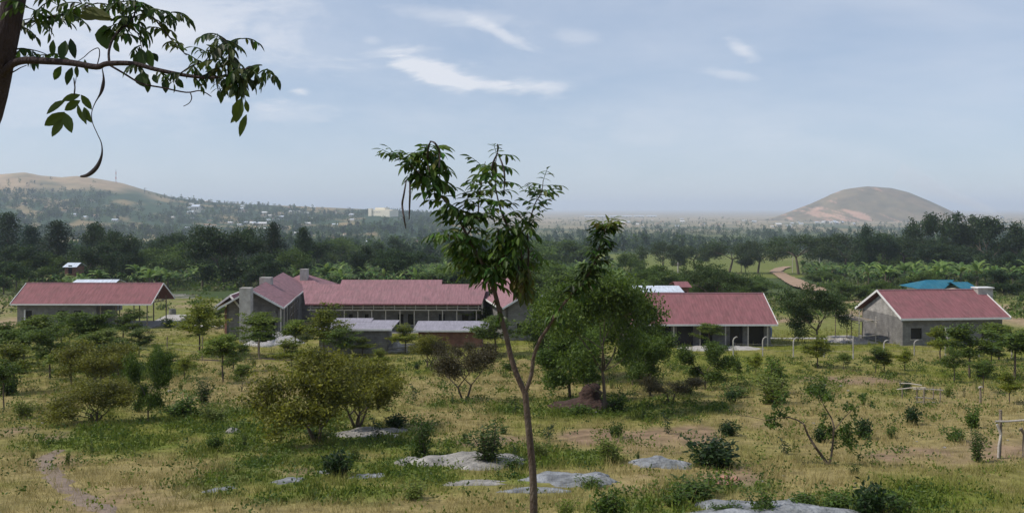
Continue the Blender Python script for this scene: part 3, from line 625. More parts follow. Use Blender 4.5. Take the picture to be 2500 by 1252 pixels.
# drums, piles
def drum(label, px, py, h, r_, mat, lid):
    p = G(px, py); t = thing('water_drum', label, 'drum', tuple(p)); m = MB()
    m.tube([(0,0,0),(0,0,h*.3),(0,0,h*.32),(0,0,h*.65),(0,0,h*.67),(0,0,h)], [r_,r_,r_*1.05,r_*1.05,r_,r_*.98], 14); m.build('barrel', mat, t, smooth=False, world=False)
    m = MB(); m.tube([(0,0,h+.001),(0,0,h+.06),(.0,0,h+.1)], [r_*.9,r_*.85,r_*.3], 14); m.build('lid', lid, t, world=False)
drum('dark plastic water drum standing on the path right of the leftmost hall', 421, 771, .95, .5, concD, darkM)
drum('blue plastic barrel at the right end of the long hall', 1877, 822, 1.05, .36, blueM, blueM)
def mound(name, label, cat, px0, px1, pyb, hpx, mat, depth=None, seed=0, group=None, skew=.15, rough=.25, nn=44, flat=.5, kind=None):
    """irregular low dome sitting on the ground; outline px0..px1, front edge at row pyb"""
    pm = G((px0+px1)/2, pyb); wd = (px1-px0)/F*pm.y/2; dp = depth or wd*.6; cy = pm.y+dp*.9; cx = (px0+px1)/2
    cx = ((px0+px1)/2-1250)/F*cy; wd *= cy/pm.y; zc = H(cx, cy); hh = hpx/F*cy; m = MB(); vs = []
    rr = np.linspace(0, 1, 16)
    for r_ in rr:
        for k in range(nn):
            a = 2*math.pi*k/nn; o_ = 1+rough*1.3*noise.noise(Vector((math.cos(a)*1.6, math.sin(a)*1.6, seed+3.3)))+rough*.5*noise.noise(Vector((math.cos(a)*5, math.sin(a)*5, seed)))
            x = cx+math.cos(a)*wd*r_*o_+skew*dp*math.sin(a)*r_; y = cy+math.sin(a)*dp*r_*o_
            k_ = (1-r_**(2/flat*1.0))
            z = H(x, y) + .66*hh*max(0, k_)*(1+.9*rough*noise.fractal(Vector((x*.9, y*.9, seed)), 1, 2, 4)*2) - (0.12 if r_ > .97 else 0)
            vs.append((x, y, z))
    ii = (np.arange(len(rr)-1)[:, None]*nn + np.arange(nn)[None, :]).ravel(); jj = (np.arange(len(rr)-1)[:, None]*nn + ((np.arange(nn)+1) % nn)[None, :]).ravel()
    m.add(vs, np.stack([ii, jj, jj+nn, ii+nn], 1)); o = m.build(name, mat, smooth=True)
    o_l = Vector((cx, cy, zc)); o.location = o_l; co = np.array(vs)-np.array(o_l); o.data.vertices.foreach_set('co', co.ravel()); o.data.update()
    AVOID.append((cx, cy-.25, wd*.98, dp*1.05)); return tag(o, label, cat, group, kind)
AVOID = []
mound('gravel_heap', 'heap of grey gravel behind the saplings left of the front shed', 'gravel', 600, 742, 846, 36, gravelM, 3.5, 2, flat=1.4, rough=.3)
mound('gravel_heap', 'low pale gravel patch in front of the verandah', 'gravel', 738, 800, 786, 10, gravelM, 2, 3, flat=1.2)
mound('rubble_heap', 'heap of pale rubble and sticks between the two front sheds', 'rubble', 945, 1008, 862, 34, conc, 2.2, 4, flat=1.6, rough=.5)
mound('rubble_heap', 'low rubble along the foot of the long hall', 'rubble', 1632, 1860, 856, 12, conc, 1.5, 5, flat=1.2, rough=.4)
mound('gravel_heap', 'pale stones left of the rightmost grey house', 'gravel', 2020, 2110, 838, 16, gravelM, 1.8, 6, flat=1.2)
# ramp by the open hall
m = MB(); a = G(360, 792); b = G(440, 790); m.add([(a.x,a.y,a.z-.2),(b.x-.6,a.y,a.z-.2),(b.x,a.y+5,a.z+.1),(a.x+.8,a.y+5,a.z+.1),(a.x,a.y,a.z+.12),(b.x-.8,a.y,a.z+.12),(b.x,a.y+5,a.z+.75),(a.x+.8,a.y+5,a.z+.75)],
    [(0,3,2,1),(4,5,6,7),(0,1,5,4),(1,2,6,5),(2,3,7,6),(3,0,4,7)]); tag(m.build('concrete_ramp', conc), 'sloping pale concrete ramp at the right end of the leftmost hall', 'ramp')
m = MB(); m.box((-41.6,113.5,-15.9),(-34.5,115.6,-15.22)); tag(m.build('concrete_slab', conc), 'pale concrete platform behind the flat-topped saplings left of the central building', 'slab')
def sticks(name, label, px0, px1, py, n, seed, cat='timber'):
    rng = random.Random(seed); t = thing(name, label, cat, tuple(G((px0+px1)/2, py)))
    for k in range(n):
        p = G(rng.uniform(px0, px1), py+rng.uniform(-6, 4)); l_ = rng.uniform(2, 4.5); a = rng.uniform(-.35, .35); z = .12+rng.random()*.4
        m = MB(); m.tube([(p.x-l_/2*math.cos(a),p.y-l_/2*math.sin(a),p.z+z),(p.x+l_/2*math.cos(a),p.y+l_/2*math.sin(a),p.z+z+rng.uniform(-.1,.15))], rng.uniform(.06,.1), 5); m.build('pole', woodP, t)
sticks('timber_pile', 'scattered pale poles on the grass behind the leftmost hall', 372, 465, 728, 14, 3)
sticks('stick_pile', 'pile of pale sticks on the ground between the two front sheds', 950, 1010, 858, 10, 5)

# fence with curved concrete posts
fc = thing('post_and_wire_fence', 'thin wire fence on pale concrete posts crossing the field in front of the buildings', 'fence', (0, 84, -13.6))
posts = []
for i_, (px, pyb, pyt, cur) in enumerate([(322,862,822,0),(408,862,822,0),(494,880,822,0),(632,878,826,0),(694,878,832,0),(1790,868,822,1),(1862,870,822,1),(1937,872,824,1),(2012,872,824,1),(2083,876,820,0),(2158,868,830,1),(2232,868,830,1),(2308,872,828,0),(2390,872,826,1),(2470,874,826,0),
                                   (22,866,824,0),(95,866,824,0),(170,866,822,0),(246,864,822,0)]):
    p = G(px, pyb); h = (pyb-pyt)/F*p.y; m = MB(); pts = [(p.x,p.y,p.z-.3),(p.x,p.y,p.z+h*.8)]
    if cur: pts += [(p.x+.08,p.y,p.z+h*.92),(p.x+.28,p.y,p.z+h),(p.x+.38,p.y,p.z+h*.99)]
    else: pts += [(p.x+.01,p.y,p.z+h)]
    m.tube(pts, .055, 6); m.build('post', conc if px > 1000 else woodM, fc); posts.append((px, p, h))
posts.sort()
for (a, b) in zip(posts[:-1], posts[1:]):
    if b[0]-a[0] > 300: continue
    for k in (.35, .65):
        m = MB(); m.tube([(a[1].x,a[1].y,a[1].z+a[2]*k),((a[1].x+b[1].x)/2,(a[1].y+b[1].y)/2,(a[1].z+b[1].z)/2+(a[2]+b[2])/2*k-.08),(b[1].x,b[1].y,b[1].z+b[2]*k)], .009, 4); m.build('wire', conc, fc)
# stick frames in the field
def pole_frame(name, label, legs, rails, mat=woodM, rad=.05, cat='pen'):
    b0 = G(*legs[0][:2]); t = thing(name, label, cat, tuple(b0)); tops = []
    for lg in legs:
        p = G(lg[0], lg[1]); h = (lg[1]-lg[2])/F*p.y; lean = (lg[3] if len(lg) > 3 else 0)/F*p.y
        m = MB(); m.tube([(p.x,p.y,p.z-.25),(p.x+lean*.5+.02,p.y,p.z+h*.5),(p.x+lean,p.y,p.z+h)], [rad*1.2,rad,rad*.8], 6); m.build('post', mat, t); tops.append(p)
    for (xa, ya, ia, xb, yb, ib) in rails:
        a = W(xa, ya, tops[ia].y-.06); b = W(xb, yb, tops[ib].y-.06); m = MB(); mid = (a+b)/2+Vector((0,0,.04)); m.tube([a, mid, b], rad*.8, 6); m.build('rail', woodP, t)
    return t
pole_frame('stick_pen', 'low pen of lashed grey sticks in the grass in front of the rightmost house', [(2197,952,928),(2238,985,945),(2255,992,950),(2278,978,944),(2295,982,945),(2202,972,948)],
    [(2190,950,5,2260,946,1),(2230,950,1,2302,952,4),(2236,981,1,2302,984,4),(2234,970,1,2285,974,3),(2196,935,0,2250,940,2)], rad=.035)
gp = thing('pole_gate', 'rough wooden gateway of crooked poles at the right edge of the field', 'gate', tuple(G(2441,1118)))
p = G(2441,1118); Yp = p.y
for pts, r_, mt_ in [([(2440,1124),(2443,1060),(2443,1000)], .05, woodM), ([(2437,1120),(2439,1085),(2444,1060),(2434,1035)], .04, woodP), ([(2430,1028),(2460,1028),(2500,1025),(2600,1020)], .035, woodP), ([(2499,1128),(2501,1060),(2492,1045)], .055, woodM), ([(2600,1135),(2600,1000)], .05, woodM)]:
    m = MB(); dy = -.08 if mt_ is woodP else 0; m.tube([W(a, b, Yp+dy) for a, b in pts], r_, 7); m.build('post' if r_ != .035 else 'rail', mt_, gp)
pole_frame('stake', 'short dark stake standing in the grass left of the pole gateway', [(2393,984,944)], [(2389,946,0,2398,945,0)], rad=.06, cat='post')
# mast on the far ridge
mb_ = W(283,446,3380); t = thing('radio_mast', 'thin red and white lattice mast on the crest of the left hill', 'mast', tuple(mb_-Vector((0,0,6))))
for k in range(6):
    z = k*9.5; m = MB()
    for a in range(3):
        an = a*2.094; an2 = (a+1)*2.094; r0 = 3.0-k*.42; r1 = 3.0-(k+1)*.42
        m.tube([(r0*math.cos(an),r0*math.sin(an),z),(r1*math.cos(an),r1*math.sin(an),z+9.5)], .45, 4); m.tube([(r0*math.cos(an),r0*math.sin(an),z),(r1*math.cos(an2),r1*math.sin(an2),z+9.5)], .3, 4)
    m.build('lattice_section', [mat_basic('mast_red%d'%k, (.55,.12,.08), .6, .1, 1, 0), whiteM][k % 2], t, world=False)

# rocks
for i_, (px0, px1, pyb, h, mt_, dp, lab) in enumerate([
    (824,992,1066,14,rockP,1.5,'flat pale rock slab under the big yellow-green bush'),
    (1040,1292,1140,24,rockP,1.5,'wide pale granite slab behind the thin upright shrubs, left of the near trunk'),
    (968,1034,1134,14,rockP,.6,'small rounded pale rock left of the wide granite slab'),
    (1282,1512,1186,20,rockM,1.1,'blue-grey rock dome directly right of the near trunk'),
    (1240,1395,1204,7,rockM,.5,'low grey rock shelf at the foot of the blue-grey dome'),
    (1532,1696,1142,22,rockM,.9,'rounded grey rock in front of the bare red soil'),
    (1705,2110,1296,26,rockM,1.7,'large grey rock outcrop at the bottom right with shrubs growing on it'),
    (1080,1250,1186,4,rockP,.5,'narrow pale rock strip left of the near trunk'),
    (670,740,1178,5,rockM,.5,'small grey rock sheet in the dark green ground cover, upper left one'),
    (845,935,1168,6,rockM,.45,'grey rock sheet in the ground cover, nearest the small yellow shrub'),
    (505,570,1200,5,rockM,.4,'leftmost grey rock sheet poking out of the grass'),
    (780,830,1156,6,rockM,.4,'grey rock sheet between its two neighbours in the ground cover')]):
    mound('rock', lab, 'rock', px0, px1, pyb, h, mt_, dp, i_+10, 'bare rocks in the foreground', flat=.7, rough=.55)
mound('rock', 'weathered pinkish boulder in the dry grass left of the big bush', 'rock', 554, 584, 1057, 16, rockP, .4, 40, flat=1.0)
rngs = random.Random(4)
def stone(px, py, wpx, mat, lab, group):
    p = G(px, py); r_ = wpx/F*p.y/2; m = MB(); vs = []; nn = 9
    for i in range(6):
        for k in range(nn):
            a = 2*math.pi*k/nn; ph = math.pi*(i+.5)/6; q = Vector((math.sin(ph)*math.cos(a), math.sin(ph)*math.sin(a)*.8, math.cos(ph)*.55))*r_*(1+.35*noise.noise(Vector((a*2+px, ph*2, py))))
            vs.append(tuple(q+Vector((0,0,r_*.25))))
    fs = [(i*nn+k, i*nn+(k+1)%nn, (i+1)*nn+(k+1)%nn, (i+1)*nn+k) for i in range(5) for k in range(nn)]; m.add(vs, fs); m.add(vs[:nn], [(0,1,2),(0,2,3),(0,3,4),(0,4,5),(0,5,6),(0,6,7),(0,7,8)])
    o = m.build('stone', mat, smooth=True); o.location = p; tag(o, lab, 'stone', group)
for k, (px, py, w_) in enumerate([(1742,1172,22),(1770,1168,24),(1795,1172,24),(1782,1184,20),(1758,1182,16),(1738,1186,14),(1806,1184,12)]): stone(px, py, w_, redstoneM, 'orange-red stone in the small cluster above the large grey outcrop', 'cluster of red stones')
for k, (px, py, w_) in enumerate([(415,957,14),(2053,943,9),(2014,941,8),(1986,1034,9),(1760,1072,8),(2070,955,10),(2306,1093,9),(2460,1075,7),(1478,1004,8),(1456,1007,8),(1153,979,6),(1796,1110,10),(2238,1078,6),(105,1033,10),(1912,1162,10),(1860,1175,9)]): stone(px, py, w_, rockP, 'small pale stone lying in the dry grass', 'pale stones scattered over the field')
# termite mound
p = G(1448, 1000); tm = MB(); vs = []; nn = 28; prof = [(2.3,0,-.15),(2.1,.05,0),(1.6,.22,0),(1.2,.45,0),(.92,.72,0),(.78,1.0,0),(.70,1.3,0),(.66,1.6,0),(.64,1.85,0),(.60,2.05,0),(.50,2.2,0),(.34,2.3,0),(.15,2.36,0),(.02,2.36,0)]
sc_ = 40/F*p.y/.55/2*.93
for (r_, z, dz) in prof:
    for k in range(nn):
        a = 2*math.pi*k/nn; rr_ = r_*sc_*(1+.28*noise.noise(Vector((math.cos(a)*1.8, math.sin(a)*1.8, z*1.7)))+.42*noise.noise(Vector((math.cos(a)*4, math.sin(a)*4, z*4)))+.2*noise.noise(Vector((math.cos(a)*9, math.sin(a)*9, z*9))))
        x = p.x+rr_*math.cos(a)*(1 if r_ < 1.2 else 1.15)-(.35*sc_*max(0, r_-.6)*.6); y = p.y+1+rr_*math.sin(a)*.8; vs.append((x, y, p.z+z*sc_*.66*(1+.12*noise.noise(Vector((math.cos(a)*3, math.sin(a)*3, z*2))))+dz))
ii = (np.arange(len(prof)-1)[:, None]*nn + np.arange(nn)[None, :]).ravel(); jj = (np.arange(len(prof)-1)[:, None]*nn + ((np.arange(nn)+1) % nn)[None, :]).ravel()
tm.add(vs, np.stack([ii, jj, jj+nn, ii+nn], 1)); o = tm.build('termite_mound', mudM, smooth=True); tag(o, 'tall dark brown termite mound at the foot of the big leafy tree', 'termite mound'); AVOID.append((p.x, p.y+1, 2.4, 1.6))

# ------------------------------------------------------------------ vegetation prototypes
def unit(v): return v/np.maximum(np.linalg.norm(v, axis=-1, keepdims=True), 1e-9)
def rnd_leaves(mb, centers, n_per, sx, sz, ln, wd, colA, colB, rs, droop=0.0, flat=0.0, outw=None):
    """leaf quads scattered round each centre; colours vary clump by clump and leaf by leaf"""
    centers = np.asarray(centers, float); K = len(centers); n = K*n_per
    c = np.repeat(centers, n_per, 0); off = rs.normal(size=(n, 3))*np.array([sx, sx, sz]); p = c+off
    d = rs.normal(size=(n, 3)); d[:, 2] = d[:, 2]*(1-flat) - droop
    if outw is not None: d += outw*unit(off)
    d = unit(d); s = rs.normal(size=(n, 3)); s[:, 2] *= (1-flat*.8); s = unit(s-d*(s*d).sum(1, keepdims=True))
    t = np.repeat(rs.rand(K), n_per)*.65+rs.rand(n)*.35; col = np.array(colA)[None]*(1-t[:, None])+np.array(colB)[None]*t[:, None]
    col *= (0.8+.4*rs.rand(n))[:, None]
    mb.diamonds(p, d, s, ln*(.7+.6*rs.rand(n)), wd*(.7+.6*rs.rand(n)), col)
def grow(mb, p, d, L_, r, depth, rng, tips, spread=.6, up=.15, kids=(2,3), shrink=.72, wob=.18, flatten=0, minr=.006, nseg=3):
    pts = [p.copy()]; rad = [r]; q = p.copy(); dd = d.normalized()
    for i in range(nseg):
        dd = (dd + Vector((rng.gauss(0,wob), rng.gauss(0,wob), rng.gauss(0,wob*.6)+up*.3))).normalized(); q = q + dd*L_/nseg; pts.append(q.copy()); rad.append(max(minr, r*(1-.35*(i+1)/nseg)))
        if depth <= 1: tips.append((q.x, q.y, q.z))
    mb.tube(pts, rad, 6 if r > .04 else 4)
    if depth == 0: return
    for k in range(rng.randint(*kids)):
        a = rng.uniform(0, 6.283); side = dd.orthogonal().normalized(); side.rotate(Matrix.Rotation(a, 3, dd))
        nd = dd*(1-spread*.5) + side*spread*rng.uniform(.7, 1.3); nd.z = nd.z*(1-flatten)+up
        grow(mb, q, nd, L_*shrink*rng.uniform(.8, 1.2), rad[-1]*.75, depth-1, rng, tips, spread, up, kids, shrink, wob, flatten, minr, nseg)
PROTO = {}; VV = {}
def finish(name, tk, cr, h, w, parts=('trunk', 'crown')):
    out = []
    for mb, pn, mt_ in ((tk, parts[0], barkM), (cr, parts[1], leafM)):
        if mb is None or not mb.v: continue
        me = bpy.data.meshes.new(name+'_'+pn); mb.to_mesh(me); me.materials.append(mt_); out.append((pn, me))
    v = np.concatenate(cr.v); VV.setdefault(name, []).append(v[::max(1, len(v)//1500)]); h = np.percentile(v[:, 2], 99.5); w = np.percentile(v[:, 0], 98.5)-np.percentile(v[:, 0], 1.5)
    PROTO.setdefault(name, []).append((out, h, w))
GY = (0.23,0.24,0.018); GM = (0.095,0.155,0.016); GD = (0.034,0.072,0.012); GDK = (0.018,0.040,0.014); GB = (0.03,0.08,0.05); OL = (0.045,0.055,0.014); BR = (0.085,0.055,0.030)
def sapling_umbrella(seed, ca, cb_):
    rng = random.Random(seed); rs = np.random.RandomState(seed); tk, cr, tips = MB(), MB(), []
    top = rng.uniform(1.5, 1.9); p = Vector((0,0,-.1)); pts = [p, Vector((rng.gauss(0,.05),0,.7)), Vector((rng.gauss(0,.08),rng.gauss(0,.05),top))]
    tk.tube(pts, [.055,.045,.035], 6); q = pts[-1]
    for k in range(9):
        a = k*2.4+rng.random(); zz = rng.choice([-.6,-.35,-.1,.1,.4,.8,1.1]); st = q+Vector((0,0,min(0,zz)))
        grow(tk, st, Vector((math.cos(a),math.sin(a),.35+max(0,zz)*1.1)), rng.uniform(.5,.85), .02, 1, rng, tips, .7, .1, (2,3), .7, .2, .55, .005)
    T = np.array(tips); c = T[rs.choice(len(T), 130)]+rs.normal(size=(130,3))*[.13,.13,.05]
    rnd_leaves(cr, c, 34, .17, .04, .15, .075, ca, cb_, rs, 0, .8); finish('umbrella', tk, cr, 0, 0)
for s_, a, b in ((1,(.10,.15,.016),GY),(2,(.05,.095,.014),(.14,.19,.02)),(3,GM,(0.16,.20,.025)),(4,(.045,.085,.014),(.12,.17,.02))): sapling_umbrella(s_, a, b)
def tree_generic(name, seed, ca, cb_, h=6.0, trunk=.35, r=.14, spread=.6, depth=3, kids=(2,3), nclump=220, per=26, leaf=(.14,.07), sp=(.32,.25), flatten=0, droop=.2, up=.15, wob=.18, stems=1, lowbranch=0, L0=None, shrink=.72, lowcut=0):
    rng = random.Random(seed); rs = np.random.RandomState(seed); tk, cr, tips = MB(), MB(), []
    for s_ in range(stems):
        a0 = s_*6.283/stems+rng.random(); d0 = Vector((0,0,1)) if stems == 1 else Vector((math.cos(a0)*rng.uniform(.25,.7), math.sin(a0)*rng.uniform(.25,.7), 1))
        d0.normalize(); q = Vector((0,0,-.15)); pts = [q.copy()]; n = 4
        for i in range(n):
            d0 = (d0+Vector((rng.gauss(0,.06),rng.gauss(0,.06),.04))).normalized(); q = q+d0*h*trunk/n; pts.append(q.copy())
        tk.tube(pts, [r*(1-.09*i) for i in range(n+1)], 7)
        Lb = L0 or h*(1-trunk)*.42
        for k in range(rng.randint(3,4) if stems == 1 else 2):
            a = k*2.2+rng.random(); grow(tk, q, Vector((math.cos(a)*spread, math.sin(a)*spread, .75)), Lb*rng.uniform(.8,1.1), r*.5, depth-1, rng, tips, spread, up, kids, shrink, wob, flatten)
        for k in range(lowbranch):
            i = rng.randint(2, n); a = rng.uniform(0,6.283); grow(tk, pts[i], Vector((math.cos(a), math.sin(a), .4)), Lb*.6, r*.3, depth-2, rng, tips, spread, up, kids, shrink, wob, flatten)
    T = np.array(tips); c = T[rs.choice(len(T), nclump)]+rs.normal(size=(nclump,3))*sp[0]*.5
    c = c[c[:, 2] > lowcut*c[:, 2].max()] if lowcut else c
    rnd_leaves(cr, c, per, sp[0]*.6, sp[1]*.6, leaf[0], leaf[1], ca, cb_, rs, droop, .2); finish(name, tk, cr, 0, 0)
for s_ in (11,12,13): tree_generic('leafy', s_, (.030,.066,.010), (0.12,.18,.018), 6, .3, .11, .65, 3, (2,3), 420, 30, (.19,.11), (.40,.30), droop=.25, lowbranch=3, up=.22, lowcut=.24)
tree_generic('big_leafy', 17, (.028,.062,.010), (0.13,.19,.018), 7, .30, .12, .72, 4, (2,3), 680, 30, (.19,.11), (.5,.38), droop=.15, lowbranch=2, up=.26, lowcut=.27)
tree_generic('round_dense', 18, GD, (.07,.10,.025), 6, .22, .12, .75, 4, (2,3), 520, 30, (.17,.10), (.36,.22), droop=.1, lowbranch=3, up=.16, flatten=.2)
for s_ in (21,22,23): tree_generic('thorn_bush', s_, OL, (0.25,.25,.02), 3, .22, .06, .75, 3, (2,4), 400, 36, (.095,.055), (.26,.15), flatten=.25, droop=0, stems=4, wob=.24, up=.26, lowcut=.26)
for s_ in (31,32): tree_generic('brown_bush', s_, (0.055,.045,.022), (0.10,.085,.03), 3, .3, .05, .8, 3, (2,3), 300, 30, (.085,.045), (.25,.12), flatten=.45, droop=0, stems=2)
for s_ in (41,42,43): tree_generic('dark_tree', s_, GDK, (.045,.085,.016) if s_ > 41 else GD, 11, .25, .24, .55, 4, (2,3), 480, 26, (.42,.24), (.75,.6), droop=.2, lowbranch=4)
for s_ in (51,52): tree_generic('mid_tree', s_, GD, (.12,.18,.022), 10, .2, .2, .65, 4, (2,3), 420, 26, (.4,.24), (.8,.5), droop=.2, lowbranch=4)  # brighter second leaf colour paints a sunlit look into these crowns
for s_ in (61,62): tree_generic('flat_tree', s_, GD, (0.06,.08,.025), 9, .38, .22, .95, 4, (2,3), 330, 20, (.30,.18), (.8,.22), flatten=.6, droop=0, up=.06)
def conic(seed, ca, cb_, name='tall_tree', h=15):
    rng = random.Random(seed); rs = np.random.RandomState(seed); tk, cr = MB(), MB(); tk.tube([(0,0,-.3),(.1,0,h*.5),(0,.1,h*.97)], [.28,.17,.04], 6); cs_ = []
    for k in range(72):
        z = h*(.12+.86*k/72); a = k*2.4; l_ = (h*.2)*(1-(z/h))**.6*rng.uniform(.45,1.25)+.25
        e = Vector((math.cos(a)*l_, math.sin(a)*l_, z+l_*.35)); tk.tube([(0,0,z),tuple(e)], [.05,.015], 4)
        for t_ in (.4,.7,1.0): cs_.append(Vector((0,0,z)).lerp(e, t_))
    cs_ = [tuple(c) for c in cs_]; rnd_leaves(cr, cs_, 22, .38, .34, .46, .2, ca, cb_, rs, -.2, 0); finish(name, tk, cr, 0, 0)
conic(71, GDK, GD); conic(72, GDK, (.03,.05,.02)); conic(73, GDK, GB)
def banana(seed):
    rng = random.Random(seed); rs = np.random.RandomState(seed); tk, cr = MB(), MB(); tk.tube([(0,0,-.2),(.05,0,1.2),(0,.03,2.3)], [.16,.13,.08], 7, (.9,.9,.9))
    for k in range(10):
        a = k*2.4+rng.random()*.5; el = rng.uniform(.35,1.4); L_ = rng.uniform(1.8,2.6); w = .5; p = Vector((0,0,2.2)); hd = Vector((math.cos(a),math.sin(a),0)); sdv = Vector((-math.sin(a),math.cos(a),0)); vs = []; m = 7
        c0 = lerp((.06,.13,.025), (.19,.27,.055), rng.random())
        for i in range(m+1):
            t_ = i/m; wd = w*(.25+1.0*math.sin(math.pi*min(1,t_*.92+.05)))/2*(.2 if i == 0 else 1)*(.15 if i == m else 1)
            for sgn in (-1,0,1): vs.append(tuple(p+sdv*sgn*wd-Vector((0,0,abs(sgn)*wd*.35))))
            e = el-1.7*t_*t_-.2*t_; p = p+(hd*math.cos(e)+Vector((0,0,math.sin(e))))*L_/m
        fs = [(i*3+j, i*3+j+1, i*3+j+4, i*3+j+3) for i in range(m) for j in range(2)]; cr.add(vs, fs, c0)
    finish('banana', tk, cr, 0, 0)
for s_ in range(4): banana(80+s_)
def weed(seed, ca, cb_, name='upright_shrub', h=1.6, nst=8, lean=.28, leaf=(.11,.05), per=9, nc=13, spd=.07):
    rng = random.Random(seed); rs = np.random.RandomState(seed); tk, cr, cs_ = MB(), MB(), []
    for k in range(nst):
        a = rng.uniform(0,6.283); b = Vector((rng.gauss(0,.06),rng.gauss(0,.06),-.05)); hh = h*rng.uniform(.5,1.05); e = b+Vector((math.cos(a)*lean*hh*rng.random(), math.sin(a)*lean*hh*rng.random(), hh)); m_ = (b+e)/2+Vector((rng.gauss(0,.05),rng.gauss(0,.05),0))
        tk.tube([b,m_,e], [.014,.01,.005], 4)
        for i in range(nc):
            t_ = (i+1)/nc; cs_.append(tuple((b.lerp(m_, t_*2) if t_ < .5 else m_.lerp(e, t_*2-1))))
    rnd_leaves(cr, cs_, per, spd, spd*.8, leaf[0], leaf[1], ca, cb_, rs, -.2, .1, .6); finish(name, tk, cr, 0, 0, ('stem','foliage'))
weed(91, GD, GM); weed(92, GD, (.09,.13,.03)); weed(93, GM, GM)
for s_ in (94,95): weed(s_, (.10,.14,.025), (.20,.24,.04), 'light_shrub', 1.2, 10, .45, (.10,.045), 11, 11, .08)
for s_ in (96,97,98): weed(s_, GD, GM, 'low_shrub', .8, 12, .9, (.11,.06), 9, 8, .09)
weed(99, GDK, GD, 'dark_shrub', .9, 14, 1.0, (.15,.07), 10, 9, .1)
weed(100, GDK, (.05,.08,.02), 'slender_plant', 1.2, 2, .15, (.13,.06), 6, 9, .06)
weed(101, GD, GM, 'slender_plant', 1.2, 3, .15, (.13,.06), 6, 9, .06)
prng = random.Random(77)
PV = {}
TREEPOS = []
def place(kind, px, pyb, pyt=None, wpx=None, label=None, cat='tree', group=None, name=None, var=None, loc=None, hs=None, rz=None, ws=None):
    vi = var if var is not None else prng.randrange(len(PROTO[kind])); parts, ph, pw = PROTO[kind][vi]
    if loc is None and rz is None:   # turn it so that its crown hangs evenly over its foot
        v = VV[kind][vi]; best = None
        for q in range(24):
            a = q*math.pi/12+prng.random()*.05; xs = v[:, 0]*math.cos(a)-v[:, 1]*math.sin(a); lo, hi = np.percentile(xs, 1), np.percentile(xs, 99); sc_ = abs(lo+hi)/(hi-lo)+prng.random()*.15
            if best is None or sc_ < best[0]: best = (sc_, a, hi-lo)
        rz, pw = best[1], best[2]
    p = loc if loc is not None else G(px, pyb)
    sz = (hs if hs is not None else (pyb-pyt)/F*p.y)/ph; sxy = ((wpx/F*p.y)/pw) if wpx else (ws/pw if ws else sz)
    o = thing(name or (kind if kind.endswith(('tree','bush','shrub','plant')) else kind+'_tree'), label, cat, tuple(p), prng.uniform(0,6.283) if rz is None else rz, group, (sxy, sxy, sz))
    for pn, me in parts:
        c = bpy.data.objects.new(pn, me); COL.objects.link(c); c.parent = o
    TREEPOS.append(p); return o

